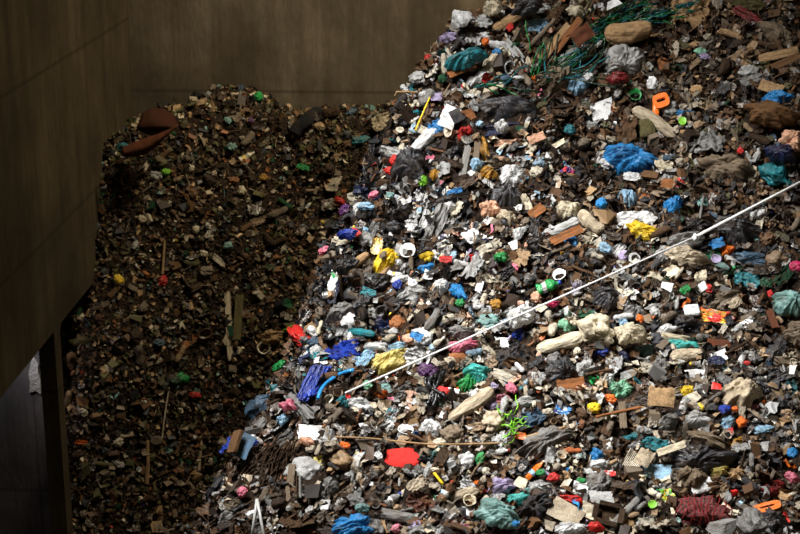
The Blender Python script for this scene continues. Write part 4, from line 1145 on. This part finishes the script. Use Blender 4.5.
o = obj('wooden_stick', mesh('wooden_stick', V-c, f, M['wood'])); o.location = c; setcol(o, L['tan'], .2); tag(o, 'tan stick poking out left of the near crest', 'stick'); KEEP.add(o.name)
# ---------------------------------------------------------------- the mix of litter by region of the near heap
ZN = [  # px, py, reach, colours
 (450, 60, 70, 'white 5 cream 5 pale_grey 4 beige 3 tan 3 brown 2 dark_grey 2 black 1 pale_blue 1 lilac 1 red .5 orange .4 teal .7 orange_brown 1'),
 (620, 40, 90, 'tan 5 brown 6 dark_brown 4 grey_brown 4 beige 2 orange_brown 3 pale_grey 1 dark_green 1.5 olive 1 white .5'),
 (740, 60, 90, 'brown 6 dark_brown 5 grey_brown 5 tan 4 olive 1.5 dark_grey 2 orange_brown 1.5 beige 1'),
 (400, 200, 70, 'black 9 dark_grey 9 white 4 pale_grey 5 grey 5 pale_blue 1.2 navy 1 brown 2 cream 2 red .6 blue .6 pink .6 orange_brown .6'),
 (330, 300, 60, 'dark_grey 7 grey 5 black 5 grey_brown 4 white 2 pale_grey 3 brown 3 slate 1 teal .5 green .4 navy 1'),
 (500, 165, 50, 'black 4 dark_grey 4 brown 3 white 3 tan 3 dark_brown 3 cream 2 grey 2 pale_blue .7 peach 1'),
 (590, 185, 60, 'dark_brown 9 brown 6 tan 2.5 black 3 cream 1.2 grey_brown 3 white .8 orange_brown 1 red .2 blue .3'),
 (740, 190, 90, 'dark_brown 5 grey_brown 6 dark_grey 5 brown 4 grey 2 olive 2 black 2 tan 2 slate .8 pale_grey .7 red .2'),
 (470, 290, 80, 'white 4 pale_grey 5 cream 4 grey 5 grey_brown 4 dark_grey 5 black 2 brown 4 peach 2 pale_blue 1 pink .7 blue .5 mustard .6 teal .5 lilac 1 green .3'),
 (700, 300, 90, 'cream 4 pale_grey 4 grey_brown 6 grey 4 tan 4 brown 4 dark_grey 3 dark_brown 3 white 1.5 pale_teal 1 dark_green .6 red .3 orange .3 blue .3'),
 (450, 390, 80, 'white 4 cream 4 beige 5 grey 4 grey_brown 4 brown 4 tan 3 black 2 peach 1.5 orange_brown 1.2 pink .6 teal .6 red .5 green .5 blue .6 orange .5'),
 (590, 400, 80, 'cream 5 beige 5 grey_brown 5 tan 4 orange_brown 2.5 pale_grey 5 white 3 brown 4 dark_brown 2 peach 1.5 mint .8 green .5 blue .6 orange .7 red .4'),
 (740, 420, 80, 'grey_brown 6 beige 5 grey 5 pale_grey 4 tan 3 dark_brown 3 dark_grey 3 cream 2 slate 1 teal .6 red .4 orange .4 white 1.5'),
 (270, 490, 80, 'dark_brown 7 brown 6 grey_brown 5 grey 3 dark_grey 3 beige 1.5 pale_grey 1 white .5 orange_brown 1 pink .2'),
 (370, 480, 70, 'brown 5 dark_brown 4 grey_brown 5 grey 5 pale_grey 3 tan 3 beige 3 white 1.5 dark_grey 3 orange_brown 1.5 red .5 orange .5 pale_teal .6'),
 (520, 490, 80, 'pale_grey 5 white 5 cream 5 beige 5 lilac 1.5 grey 5 tan 3 brown 3 orange_brown 1.2 pale_teal 1 red .8 orange .8 green .6 pink .8 blue .5 dark_grey 2'),
 (690, 495, 80, 'grey_brown 5 beige 5 cream 4 grey 4 pale_grey 4 tan 3 brown 3 white 2 dark_grey 2 pink .6 red .4 yellow .3 lime .3'),
]
ZC = []
for zx, zy, zr, t in ZN:
    t = t.split(); ZC.append((t[0::2], np.array([float(q) for q in t[1::2]])))
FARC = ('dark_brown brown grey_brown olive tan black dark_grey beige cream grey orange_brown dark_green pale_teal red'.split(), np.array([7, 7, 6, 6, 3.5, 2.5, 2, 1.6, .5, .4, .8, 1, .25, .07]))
def zone_pick(px, py):
    w = np.array([math.exp(-((px-a)**2+(py-b)**2)/(2*(r*.62)**2)) for a, b, r, _ in ZN])+1e-9
    k = rng.choice(len(ZN), p=w/w.sum()); return k
LUM = {k: float(v@np.array([.25, .6, .15])) for k, v in L.items()}
def clump(px, py): px = np.atleast_1d(np.asarray(px, float)); py = np.atleast_1d(np.asarray(py, float)); return 1.3*perlin(np.stack([px/30, py/24, 0*px+4.5], 1))+.9*perlin(np.stack([px/13, py/11, 0*px+9.5], 1))
LB = {k: (1.0 if v > .35 else -1.0 if v < .09 else 0.0) for k, v in LUM.items()}
POP = 'red orange blue pink green lime yellow magenta teal turquoise mint lilac deep_blue purple orange_brown peach'.split()
def zone_colour(px, py, far=False):
    n, p = FARC if far else ZC[zone_pick(px, py)]
    p = p*np.array([.6 if q in POP else .7 if q == 'white' else 1 for q in n])
    if not far: p = p*np.exp(2.6*clump(px, py)[0]*np.array([LB[q] for q in n]))
    return n[rng.choice(len(n), p=p/p.sum())]
# ---------------------------------------------------------------- repeats: every countable piece between the named ones
SHAPE = dict(bag='crumpled', drape='trailing', roll='twisted', film='creased', paper='torn', card='bent', rag='balled-up', bottle='dented', stick='broken', tub='cracked', can='crushed', wrap='printed', scrap='snapped', foam='angular', ball='wadded', plank='splintered', sack='slack')
FN = dict(NAME); FN.update(wrap=('food_wrapper', 'wrapper'), sack=('sack', 'sack'))
KW = [('drape', .1), ('roll', .06), ('bag', .19), ('film', .2), ('paper', .085), ('card', .055), ('rag', .14), ('bottle', .045), ('stick', .085), ('tub', .014), ('can', .025), ('wrap', .07), ('scrap', .05), ('foam', .014), ('ball', .06), ('plank', .02)]
KOK = dict(stick=['tan', 'brown', 'grey_brown', 'dark_brown', 'orange_brown', 'beige', 'grey'], plank=['tan', 'brown', 'grey_brown', 'dark_brown', 'orange_brown', 'grey'], card=['tan', 'brown', 'orange_brown', 'beige', 'peach', 'grey_brown', 'dark_brown'],
    foam=['white', 'cream', 'pale_grey', 'beige', 'tan', 'grey', 'grey_brown'], can=['grey', 'pale_grey', 'red', 'tan', 'blue', 'grey_brown', 'white'], paper=['white', 'cream', 'pale_grey', 'beige', 'tan', 'pink', 'pale_blue', 'peach'],
    bottle=['white', 'pale_grey', 'pale_blue', 'green', 'grey', 'brown', 'slate', 'dark_green', 'pale_teal', 'orange_brown', 'cream', 'mint', 'grey_brown', 'black'])
LIB = {}
LOW = dict(paper=lambda s: g_paper(s, 12, .8, .012, .6), drape=lambda s: g_sheet(s, 24, .5, .34, .35, .03, True), roll=lambda s: g_roll(s, 26, 18), bag=lambda s: g_puff(s, 26) if s % 3 else g_bag(s, 4, .75, 1.2), film=lambda s: g_sheet(s, 22, .5, .34, .5), rag=lambda s: g_sheet(s, 24, .5, .45, .45, .05), ball=lambda s: g_bag(s, 4, .4, 1.4, False, np.ones(3)), wrap=lambda s: g_sheet(s, 20, .5, .32, .3, .02))
def lib(kind, v):
    if (kind, v) not in LIB:
        g = LOW.get(kind) or GEN[kind][0]; vv, ff = g(v*13+5)
        LIB[kind, v] = mesh(NAME[kind][0], vv, ff, M[GEN[kind][1]], kind not in ('paper', 'card', 'plank', 'foam'))
    return LIB[kind, v]
CAP = 290; count = {}
for o in list(COL.objects):
    if o.parent is None: b = o.name.split('.')[0]; count[b] = count.get(b, 0)+1
tk = np.array([(a, b, w, h, c) for a, b, w, h, c in TAKEN])
def blocked(px, py, size):
    dx, dy = px-tk[:, 0], py-tk[:, 1]; c, s = np.cos(tk[:, 4]), -np.sin(tk[:, 4])
    u = (dx*c+dy*s)/(tk[:, 2]*.5+size*.22); v = (-dx*s+dy*c)/(tk[:, 3]*.5+size*.22); return bool((u*u+v*v < 1).any())
FILL = []
def scatter(n, far, smin, smed, smax):
    made = 0; tries = 0; placed = np.zeros((0, 3))
    while made < n and tries < n*14:
        B = 600; px = rng.uniform(1, 799, B); py = rng.uniform(1, 533, B)
        if far: px = rng.uniform(62, 420, B); py = rng.uniform(88, 533, B)
        who, pt = cast(px, py)
        for k in range(B):
            tries += 1
            if who[k] != far or made >= n: continue
            w = float(np.clip(smed*math.exp(rng.normal(0, .5)), smin, smax))
            if far and py[k] > 330: w *= 1.0
            if not far and math.hypot(px[k]-590, py[k]-188) < 55: w *= .6
            if blocked(px[k], py[k], w): continue
            if len(placed) and (((placed[:, 0]-px[k])**2+(placed[:, 1]-py[k])**2) < (.23*(w+placed[:, 2])*.85)**2).any(): continue
            for attempt in range(9):
                kind = KW[rng.choice(len(KW), p=KP)][0]
                if w > 17 and kind in ('card', 'plank', 'paper', 'scrap', 'foam', 'tub', 'can', 'ball', 'wrap'): kind = ('bag', 'film', 'rag', 'drape')[int(rng.integers(0, 4))]
                col = zone_colour(px[k], py[k], far)
                name = FN[kind][0]
                if count.get(name, 0) >= CAP-(0 if far else 45): continue
                if kind in KOK and col not in KOK[kind]: continue
                ww = w*(1.5 if kind in ('stick', 'plank') else 1.15 if kind == 'bottle' else .8 if kind in ('can', 'scrap', 'foam') else 1)
                ww = min(ww, {'paper': 19, 'card': 18, 'foam': 14, 'tub': 16, 'plank': 30, 'stick': 32, 'scrap': 16, 'can': 14, 'bottle': 24, 'roll': 19}.get(kind, 40))*(1.35 if kind in ('drape', 'roll') else 1)
                size = 'large ' if ww > 19 else 'small ' if ww < 8.5 else ''
                base = f"{size}{SHAPE[kind]} {word(col)} {FN[kind][1]}"
                lab = base+' '+where(px[k], py[k], far, 120 if not far else 40, None, min(attempt, 3)//2)
                if lab in USED or len(lab.split()) > 16: continue
                USED[lab] = 1; break
            else: continue
            h = ww*(.11 if kind == 'stick' else .25 if kind == 'plank' else rng.uniform(.28, .5) if kind in ('drape', 'roll') else rng.uniform(.38, .9))
            FILL.append((kind, px[k], py[k], ww, h, col, lab, far, pt[k])); count[name] = count.get(name, 0)+1; made += 1
            placed = np.vstack([placed, [px[k], py[k], w]])
    print('scatter', far, made, tries, count)
KP = np.array([w for _, w in KW]); KP /= KP.sum()
def build(item):
    kind, px, py, w, h, col, lab, far, P = item; fld = FIELDS[far]; name, cat = FN[kind]
    X, Y, Z, dist, fs = frame(fld, P, rng.normal(24, 42) if rng.random() < .75 else rng.uniform(0, 360), .2)
    q = Matrix.Rotation(rng.normal(0, .45), 3, 'X') @ Matrix.Rotation(rng.normal(0, .4), 3, 'Y')
    R = np.stack([X, Y, Z], 1) @ np.array(q); X, Y, Z = R[:, 0], R[:, 1], R[:, 2]
    k = dist/F; sx, sy = w*k*(.5+.5*frame.kx), h*k/(.5+.5*fs); th = max(THICK[kind]*min(sx, sy), .015); off = th*(.28 if kind not in ('paper', 'card', 'film', 'wrap') else .55)+.045
    c = L[col]*rng.uniform(.6, 1.02); c = c*.85+.15*LUM[col]; dirt = (.95 if far else .85)*rng.uniform(.5, 1.15); var = int(rng.integers(0, 12))
    if kind == 'bottle': return tag(with_parts('bottle', var, name, mat4(X, Y, Z, P+Z*sx*.12, sx, sx, sx), c, dirt), lab, cat)
    if kind == 'can': return tag(with_parts('can', var, name, mat4(X, Y, Z, P+Z*sx*.15, sx, sx*1.1, sx*1.1), c, dirt), lab, cat)
    o = obj(name, lib(kind, var)); o.matrix_world = mat4(X, Y, Z, P+Z*off, sx, sy, th); setcol(o, c, min(dirt, 1), .1)
    return tag(o, lab, cat)
scatter(2900, 0, 5.5, 11.5, 38)
CAP = 299
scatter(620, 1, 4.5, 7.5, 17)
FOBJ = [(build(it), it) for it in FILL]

# ---------------------------------------------------------------- what nobody could count: shreds, crumbs and fibres
def tpl_quad(s, n=4, rough=.35):
    r = np.random.default_rng(s); u, v = np.meshgrid(np.linspace(-.5, .5, n), np.linspace(-.5, .5, n), indexing='ij')
    V = np.stack([u+r.normal(0, .06, u.shape), v+r.normal(0, .06, u.shape), r.normal(0, rough*.4, u.shape)+rough*(u*u-v*v)], -1).reshape(-1, 3)
    i = np.arange(n*n).reshape(n, n); f = np.stack([i[:-1, :-1], i[1:, :-1], i[1:, 1:], i[:-1, 1:]], -1).reshape(-1, 4); return V, f
def tpl_strip(s, n=6):
    r = np.random.default_rng(s); x = np.linspace(-.8, .8, n); y = np.cumsum(r.normal(0, .07, n)); z = np.cumsum(r.normal(0, .07, n)); V = []
    for k in range(n):
        for dy, dz in ((-.05, 0), (.05, .02)): V.append((x[k], y[k]+dy, z[k]+dz))
    f = [[2*k, 2*k+2, 2*k+3, 2*k+1] for k in range(n-1)]; return np.array(V), np.array(f)
def tpl_crumple(s):
    V, f = g_sheet(s*7+3, 6, .55, .4, .5, .02); k = len(V)//2; return V[:k]*np.array([1.5, 1.1, .8]), np.array(f[0:50:2])
def tpl_lump(s):
    r = np.random.default_rng(s); b = np.array([(x, y, z) for x in (-.4, .4) for y in (-.4, .4) for z in (-.3, .3)], float)+r.normal(0, .1, (8, 3))
    return b, np.array([[0, 1, 3, 2], [4, 6, 7, 5], [0, 4, 5, 1], [2, 3, 7, 6], [0, 2, 6, 4], [1, 5, 7, 3]])
def rand_rot(n):
    q = rng.normal(size=(n, 4)); q /= np.linalg.norm(q, axis=1)[:, None]; w, x, y, z = q.T
    return np.stack([1-2*(y*y+z*z), 2*(x*y-z*w), 2*(x*z+y*w), 2*(x*y+z*w), 1-2*(x*x+z*z), 2*(y*z-x*w), 2*(x*z-y*w), 2*(y*z+x*w), 1-2*(x*x+y*y)], 1).reshape(n, 3, 3)
def crumbs(fld, n, tpls, smin, smed, smax, far, name, label, cat, colfn, ysel):
    sl = np.sqrt(1+fld.gx**2+fld.gy**2); wgt = np.minimum(sl, 3.5)*ysel(fld.X, fld.Y); wgt[fld.Z < .05] = 0; p = (wgt/wgt.sum()).ravel()
    c = rng.choice(len(p), n, p=p); x = np.clip(fld.X.ravel()[c]+rng.uniform(-.5, .5, n)*fld.st, fld.x0+.02, fld.X[-1, 0]-.02); y = np.clip(fld.Y.ravel()[c]+rng.uniform(-.5, .5, n)*fld.st, fld.y0+.02, fld.Y[0, -1]-.02)
    z = fld.h(x, y); P = np.stack([x, y, z], 1); nrm = fld.normal(x, y); px, py, dp = proj(P)
    ok = np.ones(n, bool)
    if not far:
        dx = px[:, None]-tk[None, :, 0]; dy = py[:, None]-tk[None, :, 1]; cc, ss = np.cos(tk[:, 4]), -np.sin(tk[:, 4])
        ok = ~((((dx*cc+dy*ss)/(tk[:, 2]*.5))**2+((-dx*ss+dy*cc)/(tk[:, 3]*.5))**2) < 1).any(1)
    P, nrm, px, py = P[ok], nrm[ok], px[ok], py[ok]; n = len(P)
    size = np.clip(smed*np.exp(rng.normal(0, .45, n)), smin, smax); P = P+nrm*(size*rng.uniform(-.05, .3, n))[:, None]
    R = rand_rot(n); sc = size[:, None]*np.stack([rng.uniform(.7, 1.3, n), rng.uniform(.5, 1.1, n), rng.uniform(.5, 1, n)], 1)
    col = colfn(px, py); VV = []; FF = []; CC = []; base = 0; ti = rng.integers(0, len(tpls), n)
    for t, (tv, tf) in enumerate(tpls):
        s = ti == t; k = int(s.sum())
        v = np.einsum('nij,nvj->nvi', R[s], tv[None]*sc[s][:, None])+P[s][:, None]
        VV.append(v.reshape(-1, 3)); FF.append((tf[None]+(np.arange(k)*len(tv))[:, None, None]+base).reshape(-1, 4)); CC.append(np.repeat(col[s], len(tv), 0)); base += k*len(tv)
    V = np.concatenate(VV); o = obj(name, big_mesh(name, V, np.concatenate(FF), M['bits'], np.concatenate(CC), False)); tag(o, label, cat, None, 'stuff'); return o
def near_col(px, py):
    n = len(px); W_ = np.stack([np.exp(-((px-a)**2+(py-b)**2)/(2*(r*.62)**2)) for a, b, r, _ in ZN], 1)+1e-9; W_ /= W_.sum(1)[:, None]
    k = (W_.cumsum(1) > rng.random(n)[:, None]).argmax(1); out = np.zeros((n, 3)); cl = clump(px, py)
    for z, (nm, p) in enumerate(ZC):
        s = k == z; pp = p.copy()
        for i, q in enumerate(nm):
            if q in ('brown', 'dark_brown', 'grey_brown'): pp[i] *= 1.7
        lb = np.array([LB[q] for q in nm]); Wt = pp[None]*np.exp(2.4*cl[s][:, None]*lb[None]-.95*lb[None]); Wt /= Wt.sum(1)[:, None]
        ch = (Wt.cumsum(1) > rng.random(int(s.sum()))[:, None]).argmax(1); out[s] = np.array([L[q] for q in nm])[ch]
    return np.clip(out*rng.uniform(.3, .95, n)[:, None], 0, 1)
def brown_col(px, py):
    b = np.array([L[q] for q in ('brown', 'dark_brown', 'grey_brown', 'tan', 'grey')]); return b[rng.choice(5, len(px), p=[.3, .34, .2, .1, .06])]*rng.uniform(.3, .9, len(px))[:, None]
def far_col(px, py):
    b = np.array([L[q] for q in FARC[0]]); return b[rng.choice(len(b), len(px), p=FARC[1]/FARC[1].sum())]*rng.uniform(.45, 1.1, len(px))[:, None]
Q = [tpl_quad(s) for s in range(5)]+[tpl_quad(9, 3, .6)]; ST = [tpl_strip(s) for s in range(5)]; LU = [tpl_lump(s) for s in range(3)]
CR = [tpl_crumple(s) for s in range(10)]
infr = lambda X, Y: np.where((Y > 11.2) & (Y < 21.5) & (X < .42*Y-1.6), 1.0, .3)
crumbs(NEAR, 80000, Q+ST+ST[:3], .02, .055, .15, False, 'litter_shreds', 'small shreds of plastic and paper covering the near heap', 'litter', near_col, infr)
crumbs(NEAR, 34000, CR, .04, .085, .17, False, 'litter_film', 'crumpled wisps of film and paper between the things of the near heap', 'litter', near_col, infr)
crumbs(NEAR, 40000, ST+LU, .03, .07, .22, False, 'litter_fibres', 'brown fibres, twigs and crumbs between the rubbish of the near heap', 'litter', brown_col, infr)
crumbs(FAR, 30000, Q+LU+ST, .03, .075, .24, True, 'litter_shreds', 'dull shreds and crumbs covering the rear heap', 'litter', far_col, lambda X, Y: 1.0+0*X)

# ---------------------------------------------------------------- drop repeats that ended up buried
bpy.context.view_layer.update()
def visible_counts(step=1.5):
    V = []; T = []; own = []; base = 0; names = []
    for o in COL.objects:
        if o.type != 'MESH': continue
        me = o.data; me.calc_loop_triangles(); n = len(me.vertices); co = np.empty(n*3, np.float32); me.vertices.foreach_get('co', co); co = co.reshape(-1, 3)
        m = np.array(o.matrix_world); co = co@m[:3, :3].T+m[:3, 3]; k = len(me.loop_triangles); t = np.empty(k*3, np.int32); me.loop_triangles.foreach_get('vertices', t)
        V.append(co); T.append(t.reshape(-1, 3)+base); r = o.parent.name if o.parent else o.name; own += [len(names)]*k; names.append(r); base += n
    V = np.concatenate(V); T = np.concatenate(T); bvh = BVHTree.FromPolygons(V.tolist(), T.tolist(), all_triangles=True); cnt = {}
    xs = np.arange(.5, 800, step); ys = np.arange(.5, 534, step); X, Y = np.meshgrid(xs, ys); D = ray(X.ravel(), Y.ravel()); O = Vector(CAM)
    for d in D.tolist():
        i = bvh.ray_cast(O, Vector(d))[2]
        if i is not None: q = names[own[i]]; cnt[q] = cnt.get(q, 0)+1
    return cnt
vis = visible_counts(); gone = 0
for o, it in FOBJ:
    if vis.get(o.name, 0) < (4 if not it[7] else 3):
        for c in list(o.children): bpy.data.objects.remove(c)
        bpy.data.objects.remove(o); gone += 1
PLU = {'plastic_bag': 'plastic bags', 'plastic_film': 'pieces of plastic film', 'cloth_rag': 'cloth rags'}
tops = [o for o in COL.objects if o.parent is None and 'label' in o and 'kind' not in o]; per = {}
for o in tops: b = o.name.split('.')[0]; per[b] = per.get(b, 0)+1
for o in tops:
    b = o.name.split('.')[0]; y_ = np.array(o.matrix_world.translation)[1]
    if per[b] > 2:
        w_ = b.replace('_', ' '); pl = PLU.get(b, w_+('es' if w_.endswith(('box', 'branch', 'pouch')) else 's'))
        o['group'] = pl+(' on the rear heap' if y_ > 23.5 else ' on the near heap')
print('buried and removed', gone, 'left', len(FOBJ)-gone)
for n in KEEP:
    if vis.get(n, 0) < 8:          # nudge a smothered piece out to the top of the pile
        k_ = bpy.data.objects[n]; d_ = Vector(CAM)-k_.matrix_world.translation; k_.location = k_.matrix_world.translation+d_.normalized()*.2; print('HIDDEN', n, vis.get(n, 0), bpy.data.objects[n]['label'])

# ---------------------------------------------------------------- light: daylight from roof openings above the near heap, added unseen fills standing in for bounce elsewhere
def area(name, loc, target, size, power, col, spread):
    l = bpy.data.lights.new(name, 'AREA'); l.shape = 'RECTANGLE'; l.size, l.size_y = size; l.energy = power; l.color = col; l.spread = math.radians(spread)
    o = obj(name, l); o.location = loc; o.rotation_euler = (Vector(target)-Vector(loc)).to_track_quat('-Z', 'Y').to_euler(); return o
area('rooflight', (-5.5, 11.2, 19.5), (-.3, 14.7, 8.2), (7, 5), 800, (1, .985, .97), 53)
area('hall_lamp', (2.5, 23.0, 20), (-1, 30, 10), (3, 3), 980, (1, .87, .62), 110)  # unseen lamp added as warm fill for back wall and rear heap
q0 = hit_plane(33, 366, 1, 25.2); area('yard_wall_fill', tuple(q0+np.array([-.25, -.8, 1.0])), tuple(q0), (.3, .3), 9, (1, .93, .98), 150)  # small unseen lamp added close by to brighten the yard wall
wd = bpy.data.worlds.new('hall'); S.world = wd; wd.use_nodes = True; bg = wd.node_tree.nodes['Background']; bg.inputs[0].default_value = (1, .85, .56, 1); bg.inputs[1].default_value = .068
